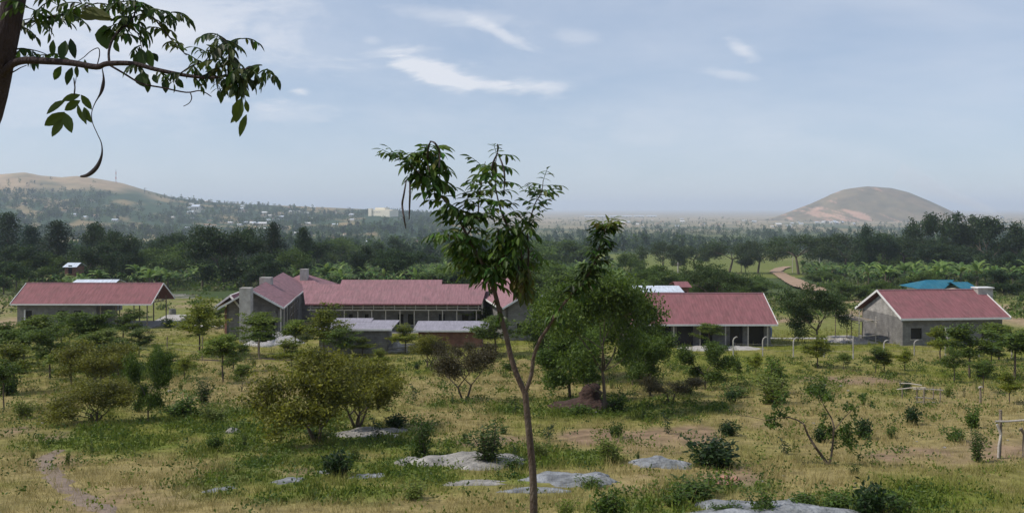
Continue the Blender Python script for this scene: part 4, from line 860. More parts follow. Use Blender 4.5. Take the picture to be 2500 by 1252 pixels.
# umbrella saplings, one by one
UM = [
 (487,868,728,100,0,'tall flat-topped sapling left of the central building, in front of the open slab'),
 (790,872,742,105,0,'bright green flat-topped sapling in front of the left end of the verandah'),
 (632,866,764,95,2,'flat-topped sapling in front of the gravel heap'),
 (300,848,756,92,1,'flat-topped sapling in front of the open posts of the leftmost hall'),
 (30,872,784,100,1,'feathery sapling at the left edge of the row by the leftmost hall'),
 (92,884,770,95,2,'feathery sapling before the left doorway of the leftmost hall'),
 (150,868,764,90,1,'feathery sapling before the middle of the leftmost hall'),
 (205,890,762,110,3,'dark feathery sapling before the right end of the walled half of the leftmost hall'),
 (122,925,800,110,1,'spreading sapling standing nearer than the row before the leftmost hall'),
 (34,958,832,110,0,'large feathery sapling at the left edge of the field'),
 (250,905,806,110,2,'layered sapling behind the dark bushes on the left'),
 (535,800,748,70,1,'bushy sapling just left of the grey chimney tower'),
 (545,934,818,92,2,'thin sapling with layered crown left of the big bush'),
 (632,872,808,70,3,'low sapling beside the gravel heap'),
 (712,905,826,80,0,'yellow-green sapling between the gravel heap and the front shed'),
 (722,868,782,70,2,'short leaning sapling by the corner of the front shed'),
 (990,862,790,72,0,'bright sapling standing between the two front sheds'),
 (885,868,822,60,0,'small bright sapling close to the front wall of the block shed'),
 (1995,898,820,78,0,'flat-topped sapling in front of the pale stones, left of the rightmost house'),
 (2296,882,796,72,0,'flat-topped sapling before the second window of the rightmost house'),
 (2367,922,790,118,1,'tall dark layered sapling before the right half of the rightmost house'),
 (2476,930,806,120,3,'broad dark layered sapling at the right edge of the field'),
 (2438,880,790,90,2,'sapling behind the broad one at the right edge'),
 (2420,890,838,60,1,'low sapling between the two dark layered saplings on the right'),
 (2138,912,846,52,1,'narrow dark sapling with low branches left of a curved fence post'),
 (2158,912,852,50,0,'small bright flat-topped sapling touching the narrow dark one'),
 (2208,905,850,40,0,'small thin sapling between two curved fence posts'),
 (1192,812,752,100,1,'dark bushy sapling over the right end of the verandah'),
 (1210,868,775,120,1,'dark spreading sapling left of the near trunk at the right shed'),
 (1085,815,786,30,2,'little sapling standing at the edge of the right front shed'),
 (60,905,800,95,3,'layered sapling between the left edge tree and the row before the leftmost hall'),
 (175,940,850,90,2,'low feathery sapling in front of the row, left of the dark bushes'),
 (290,925,835,95,3,'feathery sapling between the yellowish thorn tree and the two-stemmed small tree'),
 (400,900,850,60,0,'small bright sapling left of the ditch'),
 (340,870,800,70,1,'sapling behind the two-stemmed small tree'),
 (570,905,815,80,1,'sapling in front of the chimney tower, left of the gravel'),
 (10,1000,880,70,3,'dark sapling cut off by the left edge of the picture'),
 (830,880,800,80,1,'sapling before the left part of the block shed wall'),
 (2345,870,812,60,2,'small sapling left of the tall dark layered sapling on the right'),
 (1730,850,790,70,2,'thin sapling against the dark openings of the long hall'),
 (2060,905,862,34,2,'thin sapling between the pale stones and the first straight fence post'),
 (2330,935,850,60,1,'thin layered sapling just left of the tall dark one on the right'),
 (2400,960,880,50,3,'open sapling behind the short dark stake'),
 (2465,985,905,60,0,'open sapling above the pole gateway'),
 (1845,915,862,36,0,'thin sapling in the grass left of the dark narrow young tree'),
 (930,905,850,50,0,'yellow-green sapling at the right corner of the block shed'),
 (450,925,868,50,0,'thin bright sapling on the near side of the ditch'),
 (590,955,890,44,2,'thin low sapling left of the big thorn bush'),
 (1800,932,880,22,1,'thin bare-stemmed sapling in the grass below the long hall'),
]
for (px, pb, pt, w_, v_, lab) in UM: place('umbrella', px, pb, pt, w_, lab, 'sapling', 'flat-topped saplings in the field', 'umbrella_sapling', v_)
TR = [
 ('big_leafy',1480,1005,664,300,0,'big leafy tree with dense green crown beside the termite mound','tree'),
 ('leafy',1392,972,800,150,1,'forked small tree left of the termite mound','tree'),
 ('leafy',1415,930,740,170,0,'green tree filling the gap left of the big leafy tree','tree'),
 ('leafy',1545,940,735,130,1,'bushy green tree pressed behind the right side of the big leafy tree','tree'),
 ('leafy',1588,965,810,100,2,'leafy tree at the right flank of the big leafy tree','tree'),
 ('leafy',1722,950,838,130,1,'dark drooping tree in front of the long hall','tree'),
 ('leafy',1350,890,700,120,2,'dense green tree behind the near trunk at the right wing of the central building','tree'),
 ('leafy',1340,900,760,120,0,'green tree between the near trunk and the big leafy tree','tree'),
 ('leafy',362,1030,850,100,1,'two-stemmed small tree with hanging leaves in the left field','tree'),
 ('thorn_bush',775,1078,856,262,0,'big yellow-green thorn bush with leaning stems, largest bush of the field','bush'),
 ('thorn_bush',870,1045,862,215,1,'right half of the pair of big thorn bushes, arching over the pale rock slab','bush'),
 ('thorn_bush',232,1030,926,185,2,'dark spreading thorn bush in the left field','bush'),
 ('thorn_bush',240,948,826,170,1,'yellowish thorn tree behind the dark spreading bush on the left','tree'),
 ('brown_bush',1136,980,842,150,0,'brown two-stemmed umbrella bush left of the near trunk','bush'),
 ('brown_bush',1640,985,915,150,1,'brown low thorn bush right of the termite mound','bush'),
 ('brown_bush',1110,900,830,100,1,'dry brown bush behind the brown umbrella bush','bush'),
 ('thorn_bush',1046,898,818,92,0,'pale flowering bush in front of the right front shed','bush'),
 ('leafy',1960,0,0,0,0,'','')]
for (k_, px, pb, pt, w_, v_, lab, ct) in TR[:-1]: place(k_, px, pb, pt, w_, lab, ct, None, 'thorn_bush' if k_ == 'thorn_bush' else ('thorn_bush' if ct == 'bush' else 'leafy_tree'), v_)
place('round_dense', 1996, 838, 694, 155, 'dark rounded tree standing left of the scaffold of the rightmost house', var=0, name='round_tree')
place('round_dense', 1742, 745, 640, 150, 'dark spreading tree behind the small faded red roof', var=0, name='round_tree', loc=Vector(((1742-1250)/F*150, 150, -17)), hs=7.8)
SH = [
 ('upright_shrub',1030,1118,1008,58,'tall upright leafy shrub at the left end of the wide granite slab'),
 ('upright_shrub',1192,1132,1028,85,'loose upright shrub growing in front of the wide granite slab'),
 ('light_shrub',1490,1130,1064,72,'bright yellow-green shrub behind the blue-grey rock dome'),
 ('light_shrub',1320,1120,1076,50,'bright shrub touching the right side of the near trunk'),
 ('dark_shrub',1742,1140,1072,115,'dark leafy shrub right of the rounded grey rock'),
 ('slender_plant',1700,1140,1090,22,'slender weed on the right end of the rounded grey rock'),
 ('upright_shrub',2389,1128,1050,40,'upright dark shrub left of the pole gateway'),
 ('low_shrub',2378,1045,995,36,'small two-tufted plant above the upright dark shrub near the gateway'),
 ('slender_plant',1342,1076,1032,42,'small dark-leaved sapling above the bright shrub right of the near trunk'),
 ('slender_plant',1626,1058,1005,28,'small slender sapling above the bare red soil'),
 ('slender_plant',1256,1010,962,30,'thin seedling just left of the near trunk above mid height'),
 ('slender_plant',1010,980,935,24,'thin seedling left of the brown umbrella bush'),
 ('slender_plant',919,1072,1018,36,'dark seedling in front of the pale slab under the big bush'),
 ('light_shrub',60,1020,972,50,'round bright shrub at the left edge of the field'),
 ('low_shrub',335,1005,962,34,'small shrub left of the two-stemmed small tree'),
 ('low_shrub',440,1015,965,85,'broad low shrub right of the two-stemmed small tree'),
 ('upright_shrub',495,985,925,40,'leaning leafy shrub left of the big thorn bush'),
 ('light_shrub',520,1030,990,60,'yellow-green low shrub in dry grass left of the big thorn bush'),
 ('low_shrub',630,1005,975,40,'small green shrub under the left side of the big thorn bush'),
 ('low_shrub',1505,1004,955,70,'leafy scrub at the foot of the big leafy tree'),
 ('low_shrub',1415,1012,985,55,'weedy growth on the left apron of the termite mound'),
 ('low_shrub',150,1015,975,55,'leafy shrub against the left side of the dark spreading bush'),
 ('upright_shrub',1893,960,868,55,'dark narrow young tree in the grass right of the drooping tree'),
 ('light_shrub',1885,985,915,90,'yellow-green bush in front of the dark narrow young tree'),
 ('low_shrub',1790,970,945,70,'low green scrub left of the yellow-green bush'),
 ('low_shrub',1998,968,928,55,'leafy round shrub in the dry grass before the rightmost house'),
 ('dark_shrub',1780,1062,1028,46,'small spiky dark shrub in bare grass below the drooping tree'),
 ('slender_plant',1912,1108,1065,30,'small dark seedling left of the crooked forked sapling'),
 ('dark_shrub',2228,1036,990,36,'small dark sapling in front of the lashed stick frame'),
 ('low_shrub',2330,1076,1044,50,'olive shrub on bare soil left of the gateway'),
 ('low_shrub',2178,1070,1040,24,'little green seedling right of the crooked forked sapling'),
 ('dark_shrub',2108,1072,1020,40,'dark clump of leaves right of the crooked forked sapling'),
 ('low_shrub',2086,1158,1132,34,'small olive shrub above the bottom right thicket'),
 ('low_shrub',1858,1256,1202,72,'bright green shrub growing on the middle of the large grey outcrop'),
 ('low_shrub',1955,1238,1200,70,'low leafy plant on the right part of the large grey outcrop'),
 ('low_shrub',1770,1250,1226,70,'low creeping plant on the left part of the large grey outcrop'),
 ('low_shrub',1700,1218,1172,120,'bushy green thicket at the left edge of the large grey outcrop'),
 ('low_shrub',1650,1235,1196,70,'green thicket left of the large grey outcrop'),
 ('dark_shrub',2128,1262,1178,90,'dark branching thicket at the bottom right'),
 ('low_shrub',2040,1240,1200,80,'leafy thicket between the outcrop and the dark branching thicket'),
 ('low_shrub',2200,1262,1208,90,'green thicket right of the dark branching thicket'),
 ('light_shrub',1386,1275,1212,55,'yellow-green shrub at the bottom edge right of the near trunk'),
 ('low_shrub',1482,1272,1188,85,'leafy green shrub at the bottom edge, second right of the near trunk'),
 ('low_shrub',1440,1190,1168,60,'low green plants at the foot of the blue-grey rock dome'),
 ('low_shrub',1250,1145,1112,60,'leafy plant between the wide granite slab and the near trunk'),
 ('dark_shrub',826,1160,1100,66,'small dark bush standing in the lush ground cover'),
 ('light_shrub',1010,1215,1170,60,'yellow-green seedling clump below the small rounded rock'),
 ('low_shrub',780,1075,1040,70,'green undergrowth at the foot of the big thorn bush'),
 ('dark_shrub',968,1045,1010,50,'olive twigs at the right tip of the big thorn bush'),
 ('low_shrub',16,965,905,50,'dark leafy shrub cut by the left edge of the picture'),
 ('low_shrub',1240,905,875,40,'low bush behind the near trunk'),
 ('low_shrub',412,800,776,34,'low green tuft below the pale ramp'),
]
for (k_, px, pb, pt, w_, lab) in SH: place(k_, px, pb, pt, w_, lab, 'shrub', None, k_)
for k in range(58):
    px = prng.uniform(20, 2480); pb = 885+260*prng.random()**1.2; kd = prng.choice(['slender_plant','slender_plant','low_shrub','dark_shrub','light_shrub','upright_shrub']); hp = (14+.055*(pb-880))*prng.uniform(.8,1.6)
    place(kd, px, pb, pb-hp, None, {'slender_plant':'slender green seedling','low_shrub':'tiny low green shrub','dark_shrub':'tiny dark leafy shrub','light_shrub':'tiny yellow-green shrub','upright_shrub':'small upright green weed'}[kd]+' in the open grass of the field', 'seedling', 'seedlings scattered over the field: '+kd.replace('_',' '), 'seedling')
# crooked forked sapling and dead branch, drawn stem by stem
def stems_tree(name, label, cat, Yc, paths, rads, mat, clumps=(), leaf=(.11,.055), cols=(GD,GM), seed=5, n=26, base=None):
    t = thing(name, label, cat, tuple(base or W(paths[0][0][0], paths[0][0][1], Yc)))
    rng = random.Random(seed); rs = np.random.RandomState(seed); m = MB()
    for pts, (r0, r1) in zip(paths, rads):
        P = [W(a[0], a[1], Yc+(a[2] if len(a) > 2 else rng.uniform(-.12,.12))) for a in pts]; m.tube(P, list(np.linspace(r0, r1, len(P))), 6)
    m.build('trunk', mat, t)
    if clumps:
        c = MB()
        for (px, py, rx, ry, kk) in clumps:
            p = W(px, py, Yc); s = 1/F*Yc; cs_ = np.array(p)[None]+rs.normal(size=(kk,3))*[rx*s*.5, rx*s*.5, ry*s*.5]
            rnd_leaves(c, cs_, n, .05, .05, leaf[0], leaf[1], cols[0], cols[1], rs, .3, .1)
        c.build('crown', leafM, t)
    return t
p = G(2020, 1132); Yk = p.y
stems_tree('forked_sapling', 'crooked sapling forking low with leafless arching left stem and tufted tips, in the right field', 'sapling', Yk,
    [[(2022,1134),(2005,1110),(1990,1090),(1972,1060),(1962,1034)],[(1962,1034),(1945,1024),(1925,1018),(1908,1020)],[(2024,1134),(2030,1110),(2034,1075),(2036,1040),(2030,1020),(2012,990),(2002,968)],[(2036,1050),(2060,1020),(2085,995),(2105,990)],[(1908,1020),(1870,1025),(1840,1018),(1800,1012)]],
    [(.05,.028),(.025,.014),(.04,.012),(.015,.008),(.012,.006)], barkM, [(1905,1000,22,40,12),(1890,1035,26,26,8),(2008,960,30,22,10),(2095,985,40,22,8),(2062,1050,30,50,16),(2010,1040,24,30,8),(2080,1070,40,30,12)], seed=8)
# hanging-tree details ------------------------------------------------
def leaflet(mb, base, tip, wd, nrm, col, bend=.1):
    base = Vector(base); tip = Vector(tip); d = tip-base; ln = d.length; d.normalize(); s = d.cross(nrm)
    s = s.normalized() if s.length > 1e-5 else d.orthogonal().normalized(); n = s.cross(d); vs = []
    for t_, w in ((0,.08),(.18,.62),(.4,1.0),(.65,.88),(.85,.5),(1,.03)):
        c = base+d*ln*t_-n*bend*ln*t_*t_*1.2
        for sg in (-1,0,1): vs.append(tuple(c+s*sg*wd*w/2+n*abs(sg)*wd*w*.18))
    mb.add(vs, [(i*3+j, i*3+j+1, i*3+j+4, i*3+j+3) for i in range(5) for j in range(2)], col)
def pinnate(mb, base, d, L_, pairs, ll, rng, droop, ca, cb_):
    d = Vector(d).normalized(); p = Vector(base); pts = [p.copy()]; n = pairs*2; side = d.cross(Vector((0,0,1))); side = side.normalized() if side.length > .1 else Vector((rng.gauss(0,1),rng.gauss(0,1),0)).normalized()
    for i in range(n+1):
        d = (d+Vector((rng.gauss(0,.05),rng.gauss(0,.05),-droop/n*1.5))).normalized(); p = p+d*L_/(n+1); pts.append(p.copy())
    mb.tube(pts, [.0035]*(len(pts)-1)+[.002], 3, lerp(ca, cb_, .5)); up = Vector((rng.gauss(0,.25),rng.gauss(0,.25),1))
    for i in range(1, pairs+1):
        q = pts[min(i*2, len(pts)-1)]
        for sg in (-1, 1):
            dd = (side*sg*.85+d*.55+Vector((rng.gauss(0,.2),rng.gauss(0,.2),-.35+rng.gauss(0,.22)))).normalized(); l_ = ll*rng.uniform(.75,1.2)*(1-.15*abs(i/pairs-.6))
            leaflet(mb, q, q+dd*l_, l_*.36, up, [c*rng.uniform(.75,1.25) for c in lerp(ca, cb_, rng.random())], rng.uniform(.05,.3))
    leaflet(mb, pts[-1], pts[-1]+(d+Vector((0,0,-.3))).normalized()*ll, ll*.38, up, lerp(ca, cb_, rng.random()), .15)
def pod(par, pts, r):
    m = len(pts); mb = MB(); mb.tube(pts, [r*(.3+.9*math.sin(math.pi*(.12+.8*i/(m-1)))) for i in range(m)], 6, (.045,.032,.03)); mb.build('seed_pod', podM, par)
def smooth(pts, k=4):
    out = []; P = [Vector(p) for p in pts]
    for i in range(len(P)-1):
        a, b, c, d = P[max(0,i-1)], P[i], P[i+1], P[min(len(P)-1,i+2)]
        for j in range(k):
            t = j/k; out.append(.5*((2*b)+(c-a)*t+(2*a-5*b+4*c-d)*t*t+(3*b-a-3*c+d)*t**3))
    out.append(P[-1]); return out
# near tree in the middle
YT = 9.0; rng = random.Random(5); gb = Vector((.22, YT, H(.22, YT)))
near = thing('slender_tree', 'slender near tree with a forked bare trunk, large drooping leaves and hanging pods, centre foreground', 'tree', tuple(gb))
tk = MB(); lv = MB(); pd = MB()
def br(pts, r0, r1, yo=0.0, y1=None):
    n = len(pts); y1 = yo if y1 is None else y1
    P = smooth([W(a, b, YT+yo+(y1-yo)*i/(n-1)) for i, (a, b) in enumerate(pts)]); tk.tube(P, list(np.linspace(r0, r1, len(P))), 9); return P
base_px = PXY(gb.x, gb.y, gb.z-.1)
br([base_px,(1302,1450),(1303,1252),(1301,1160),(1294,1080),(1287,1010),(1282,958)], .045, .031)
A1 = br([(1282,960),(1262,915),(1247,870),(1236,820),(1222,770),(1208,715),(1192,668)], .030, .022, 0, .1)
B1_ = br([(1283,955),(1297,915),(1303,870),(1318,830),(1338,800),(1362,760),(1392,722),(1425,685),(1448,650),(1462,610),(1475,565),(1482,548)], .022, .006, 0, -.35)
A2 = br([(1192,668),(1165,620),(1140,575),(1118,530),(1090,495),(1062,455),(1045,400),(1040,365)], .020, .004, .1, .35)
A3 = br([(1196,672),(1222,640),(1240,600),(1240,560),(1225,520),(1212,470),(1208,420),(1214,372)], .016, .003, .1, -.1)
A4 = br([(1238,610),(1262,580),(1290,545),(1305,500),(1322,470),(1326,440)], .010, .003, .05, -.3)
A5 = br([(1090,495),(1050,450),(1010,410),(975,385),(945,375)], .008, .003, .28, .1)
A6 = br([(1150,600),(1120,590),(1095,575),(1078,560)], .007, .003, .15, -.15)
A7 = br([(1140,575),(1165,530),(1170,480),(1178,430),(1185,395)], .010, .003, .15, .45)
A8 = br([(1200,690),(1160,650),(1130,625),(1105,600)], .009, .003, .1, .4)
A9 = br([(1222,640),(1262,655),(1282,640),(1300,600)], .008, .003, .1, .35)
CA, CB = (0.026,0.062,0.012), (0.115,0.195,0.024)
def clad(P, f0, f1, n, L_, ll, dr, ca=CA, cb_=CB, pairs=3, outw=.8, upw=.15):
    n = int(n*1.18); ll *= 1.1
    for k in range(n):
        i = int((f0+(f1-f0)*(k+rng.random())/n)*(len(P)-1)); i = min(i, len(P)-1); a = k*2.4+rng.random()
        d = Vector((math.cos(a)*outw, math.sin(a)*outw, upw+rng.gauss(0,.2))); pinnate(lv, P[i], d, L_*rng.uniform(.7,1.15), pairs, ll, rng, dr, ca, cb_)
clad(A2, .4, 1, 26, .22, .125, .35, upw=.3); clad(A2, .75, 1, 14, .22, .15, .7, upw=.5); clad(A5, .2, 1, 17, .17, .095, .1, upw=.5); clad(A3, .3, 1, 26, .19, .105, .25, upw=.35); clad(A7, .2, 1, 18, .18, .105, .2, upw=.35)
clad(A4, .3, 1, 18, .16, .085, .1, (.03,.07,.025), (.12,.19,.05), upw=.4); clad(A6, .2, 1, 10, .17, .10, .3); clad(A2, .0, .45, 10, .18, .10, .3); clad(A8, .2, 1, 14, .18, .10, .3); clad(A9, .2, 1, 14, .18, .10, .4)
clad(A3, 0, .45, 30, .20, .10, .4); clad(A4, 0, .5, 16, .17, .09, .5); clad(A2, 0, .3, 18, .20, .10, .4); clad(A8, .0, 1, 12, .18, .10, .4); clad(A7, 0, .5, 10, .17, .10, .3)
clad(B1_, .55, .96, 50, .12, .085, .1, (.016,.036,.010), (.06,.11,.016), 3, .9, .25); clad(B1_, .93, 1, 10, .13, .085, .15, (.07,.12,.015), (.20,.24,.025), 3, .9, .5); clad(B1_, .4, .62, 7, .12, .08, .6, upw=0)
clad(A1, .6, 1.0, 7, .08, .05, .9, upw=-.2)
for pts in ([(992,440),(986,475),(982,500),(986,530),(991,558)],[(1000,440),(1001,470),(1000,500),(999,536)],[(1050,345),(1062,350),(1073,372),(1072,410)],[(1052,345),(1046,360),(1044,395),(1048,420)],[(1214,372),(1226,400),(1232,430),(1230,470)],[(1214,375),(1202,405),(1204,440)],[(1216,560),(1216,600),(1222,640),(1232,668)],
            [(1272,610),(1275,660),(1273,700),(1270,745)],[(1287,560),(1290,610),(1289,650),(1282,690)],[(1280,620),(1265,660),(1262,700)],[(1228,520),(1238,550),(1244,580)],[(1214,372),(1216,360),(1214,352)]):
    pod(near, smooth([W(a, b, YT+rng.uniform(-.2,.2)) for a, b in pts]), .009)
for k in range(26):   # hanging yellow-green shoots
    a = rng.uniform(1255, 1300); b = rng.uniform(640, 690); pinnate(lv, W(a, b, YT+rng.uniform(-.1,.2)), (rng.gauss(0,.15),rng.gauss(0,.15),-1), .16, 3, .10, rng, .3, (.05,.07,.015), (.15,.16,.03))
tk.build('trunk', barkF, near, smooth=True); lv.build('crown', leafM, near)
# overhanging branch at top left, from a leaning trunk beside the camera
YB = 4.6; gb2 = Vector((-3.55, 5.0, H(-3.55, 5.0)))
over = thing('overhanging_tree', 'dark leaning trunk and leafy branch with a long curved pod in the top left corner', 'tree', tuple(gb2))
tk = MB(); lv = MB(); pd = MB()
def br2(pts, r0, r1, yo=0.0, y1=None, n_=8):
    n = len(pts); y1 = yo if y1 is None else y1
    P = smooth([W(a, b, YB+yo+(y1-yo)*i/(n-1)) for i, (a, b) in enumerate(pts)]); tk.tube(P, list(np.linspace(r0, r1, len(P))), n_); return P
tp = [gb2-Vector((0,0,.15)), gb2+Vector((.25,0,1.5)), W(-110,520,4.9), W(-28,280,4.7), W(8,120,4.6), W(30,20,4.6), W(52,-90,4.6), W(80,-260,4.6), W(90,-500,4.7)]
tk.tube(smooth(tp), list(np.linspace(.085, .042, len(smooth(tp)))), 10)
C1_ = br2([(6,182),(28,158),(60,148),(120,150),(175,154),(235,164),(262,156),(325,156),(380,170),(450,184),(505,190),(545,187),(575,178),(610,165)], .022, .0035, 0, -.35)
C2 = br2([(262,156),(300,178),(345,204),(400,215),(455,226),(490,222),(516,236)], .006, .0025, -.1, -.2, 5)
C2b = br2([(465,228),(468,240),(462,252),(448,260)], .003, .0018, -.18, -.2, 5)
C3 = br2([(267,155),(266,125),(278,92),(300,68),(318,52),(330,30),(330,-20)], .007, .004, -.1, .1, 6)
C4 = br2([(305,66),(335,80),(346,120)], .003, .002, 0, .05, 5)
C5 = br2([(236,164),(243,135),(240,118),(222,125),(205,140),(190,150)], .003, .002, 0, .05, 5)
C6 = br2([(25,180),(40,172),(50,166),(65,160)], .004, .002, 0, 0, 5)
C7 = br2([(20,75),(60,60),(110,45),(150,38),(190,20),(240,8)], .008, .003, .1, .3, 6)
C8 = br2([(330,20),(370,40),(400,75),(430,110),(455,135)], .006, .003, .1, 0, 6)
C9 = br2([(12,125),(60,120),(100,128),(125,140)], .004, .002, .0, .2, 5)
C10 = br2([(540,188),(545,165),(560,140),(555,110),(540,90)], .004, .002, -.3, -.25, 5)
C11 = br2([(575,178),(590,200),(595,225),(600,250)], .003, .0015, -.33, -.33, 5)
C12 = br2([(190,154),(186,190),(182,215),(180,232)], .002, .0015, 0, 0, 5)
C13 = br2([(440,180),(470,160),(500,150),(520,120),(530,95)], .004, .002, -.3, -.1, 5)
KA, KB = (0.016,0.038,0.010), (0.075,0.130,0.020); KY = (.11,.12,.02)
def lf(x0, y0, x1, y1, w=.42, c=None, yo=None):
    yo = rng.uniform(-.08,.08) if yo is None else yo; a = W(x0, y0, YB+yo); b = W(x1, y1, YB+yo+rng.uniform(-.03,.03)); l_ = (b-a).length
    leaflet(lv, a, b, l_*w, Vector((rng.gauss(0,.2), -1, rng.gauss(0,.3))), c or lerp(KA, KB, rng.random()), rng.uniform(-.05,.12))
O = lerp(KB, KY, .35)
for q in [(196,232,152,246),(160,246,112,278),(196,246,156,270),(158,274,110,306),(156,290,126,334),(158,276,176,326),(198,232,224,268),(190,255,206,300),(205,262,213,305),(205,262,222,300),(150,162,130,197),(176,165,162,208),(188,160,188,190),(207,145,216,180),
          (588,213,562,238),(592,212,610,238),(590,240,573,300,.5),(600,245,606,275),(590,275,562,300),(602,280,583,333,.32)]: lf(*q[:4], w=q[4] if len(q) > 4 else .42, c=O if q[1] > 210 else None)
for q in [(255,62,262,122,.75),(280,100,292,128,.6),(160,100,150,148,.5),(130,98,128,140,.4),(172,95,184,145,.35),(345,178,352,212,.9),(405,192,404,226,.5),(430,190,447,216,.6),(362,190,360,228,.4),(375,182,385,205,.6),(345,120,352,165,.5),(340,125,330,170,.5),(360,122,372,165,.5),(372,130,385,150,.6)]: lf(q[0],q[1],q[2],q[3],q[4])
def clad2(P, f0, f1, n, L_, ll, dr, pairs=3, upw=.1, outw=.8, ca=KA, cb_=KB):
    for k in range(n):
        i = min(int((f0+(f1-f0)*(k+rng.random())/n)*(len(P)-1)), len(P)-1); a = k*2.4+rng.random()
        pinnate(lv, P[i], Vector((math.cos(a)*outw, math.sin(a)*outw*.6, upw+rng.gauss(0,.3))), L_*rng.uniform(.7,1.1), pairs, ll, rng, dr, ca, cb_)
clad2(C7, .15, 1, 17, .13, .062, .5); clad2(C3, .4, 1, 13, .12, .065, .5); clad2(C8, .1, 1, 9, .09, .055, .4, ca=KB, cb_=KY); clad2(C9, .2, 1, 5, .10, .06, .6)
clad2(C10, .2, 1, 15, .11, .06, .5, cb_=(.09,.12,.025)); clad2(C1_, .88, 1, 9, .10, .07, .9, cb_=(.08,.12,.025)); clad2(C13, .2, 1, 8, .09, .055, .4); clad2(C1_, .52, .86, 9, .08, .05, .7); clad2(C4, .5, 1, 2, .08, .05, .6)
for (x, y, l_) in ((350,10,.1),(390,25,.1),(300,5,.1),(200,10,.12),(110,10,.12),(420,30,.11),(640,160,.07),(655,172,.07),(530,85,.09),(590,95,.08),(160,-10,.12),(260,-10,.12),(70,20,.1)):
    for k in range(3): a = rng.uniform(0,6.28); pinnate(lv, W(x, y, YB+rng.uniform(-.15,.15)), (math.cos(a),math.sin(a)*.4,rng.uniform(-.3,.5)), l_, 3, .062, rng, .5, KA, KB)
for q in [(195,30,275,48,.25),(190,40,245,44,.3),(200,22,270,40,.3)]: lf(q[0],q[1],q[2],q[3],q[4], KY)
pp = smooth([W(a, b, YB-.05) for a, b in [(249,165),(253,195),(247,225),(232,252),(224,275),(226,300),(238,328),(248,352),(248,380),(236,408),(215,427),(196,431)]], 5)
n = len(pp); rr = [max(.0022, .0022+.007*math.exp(-((i/n-.14)/.07)**2)+.0095*math.exp(-((i/n-.84)/.13)**2)*(1 if i/n < .97 else .5)) for i in range(n)]; pd.tube(pp, rr, 7, (.035,.026,.028))
pod(over, smooth([W(a, b, YB) for a, b in [(182,232),(183,215),(181,198),(180,190)]]), .003)
tk.build('trunk', barkD, over, smooth=True); lv.build('crown', leafM, over); pd.build('seed_pod', podM, over)

# ------------------------------------------------------------------ belt of trees and banana plants behind the buildings
def region(px): return ('above the leftmost hall' if px < 420 else 'left of the central building' if px < 600 else 'above the left wing' if px < 830 else
    'above the long central roof' if px < 1150 else 'behind the near tree' if px < 1500 else 'above the long hall' if px < 1880 else 'above the dirt road' if px < 2080 else 'above the rightmost house' if px < 2400 else 'at the right edge')
BELT = [  # kind, px, base distance, top row, width px, look
 ('tall_tree',18,330,520,70,'tall dark spiky tree'),('tall_tree',75,300,552,60,'dark pointed tree'),('tall_tree',140,270,541,70,'tall dark pointed tree standing clear of its neighbours'),('dark_tree',235,300,548,80,'dark twin-topped tree'),('dark_tree',300,250,568,80,'round black-green tree'),
 ('dark_tree',218,225,598,100,'dense dark tree beside the torn white roof'),('dark_tree',545,225,556,130,'large dark brownish tree'),('tall_tree',668,250,545,50,'tall narrow dark tree'),('tall_tree',740,270,556,46,'second narrow dark tree'),('dark_tree',590,260,560,100,'dark bushy tree'),
 ('dark_tree',900,240,602,90,'dark broad tree'),('dark_tree',1000,230,610,110,'dark low broad tree'),('mid_tree',820,430,584,100,'green bushy tree'),('dark_tree',960,400,582,80,'dark tree with narrow crown'),('mid_tree',460,300,590,100,'green broad tree'),
 ('dark_tree',30,240,600,120,'dense dark tree'),('mid_tree',110,240,622,100,'olive bushy tree'),('mid_tree',350,260,610,110,'green low tree'),('dark_tree',415,330,570,80,'hazy dark tree'),('mid_tree',1290,420,590,120,'hazy green tree'),('mid_tree',1370,460,588,100,'pale hazy tree'),
 ('flat_tree',1620,420,592,90,'flat-topped dark tree on the field edge'),('flat_tree',1700,440,596,80,'second flat-topped tree on the field edge'),('flat_tree',1780,430,592,90,'third flat-topped tree on the field edge'),('flat_tree',1850,420,590,100,'fourth flat-topped tree on the field edge'),
 ('flat_tree',1950,400,574,130,'wide flat-topped tree'),('flat_tree',2060,380,572,120,'broad dark tree'),('dark_tree',2130,360,556,110,'tall dark rounded tree'),('flat_tree',2200,380,572,120,'broad layered tree'),
 ('dark_tree',2280,370,522,110,'tallest rounded tree breaking the skyline'),('dark_tree',2345,380,560,80,'dark pointed tree'),('dark_tree',2420,350,531,150,'huge dark spreading tree breaking the skyline'),('dark_tree',2495,340,555,70,'dark tree'),
 ('mid_tree',1540,300,618,60,'small dark rounded bushy tree'),('mid_tree',2190,400,608,80,'olive broad tree'),('dark_tree',2330,330,596,120,'dark broad tree'),('dark_tree',2480,250,620,120,'dark full tree'),('dark_tree',2450,190,660,140,'dense dark tree behind the chimney'),
 ('mid_tree',1590,180,650,80,'low round bush tree'),('mid_tree',1680,190,662,110,'green bush tree'),('mid_tree',1810,185,680,80,'pale dry bushy tree'),('mid_tree',1845,200,680,80,'green scrub tree'),('mid_tree',2010,260,662,50,'dark green tree on the road bend'),
 ('mid_tree',1750,165,690,90,'low green tree'),('mid_tree',1390,180,650,120,'dense green tree'),('mid_tree',1470,170,660,130,'full green tree'),('mid_tree',1330,200,640,110,'leafy green tree'),('dark_tree',1250,230,615,110,'dark leafy tree'),('mid_tree',1110,215,640,120,'yellowish leafy tree'),
 ('mid_tree',2075,170,690,70,'broad green bush tree'),('mid_tree',2140,180,685,60,'low bush tree'),('mid_tree',2250,200,662,60,'green bush tree'),('dark_tree',8,200,640,90,'dark low tree'),('mid_tree',700,235,610,90,'olive tree'),('dark_tree',640,220,620,110,'dark full tree'),('dark_tree',775,300,585,80,'dark tree')]
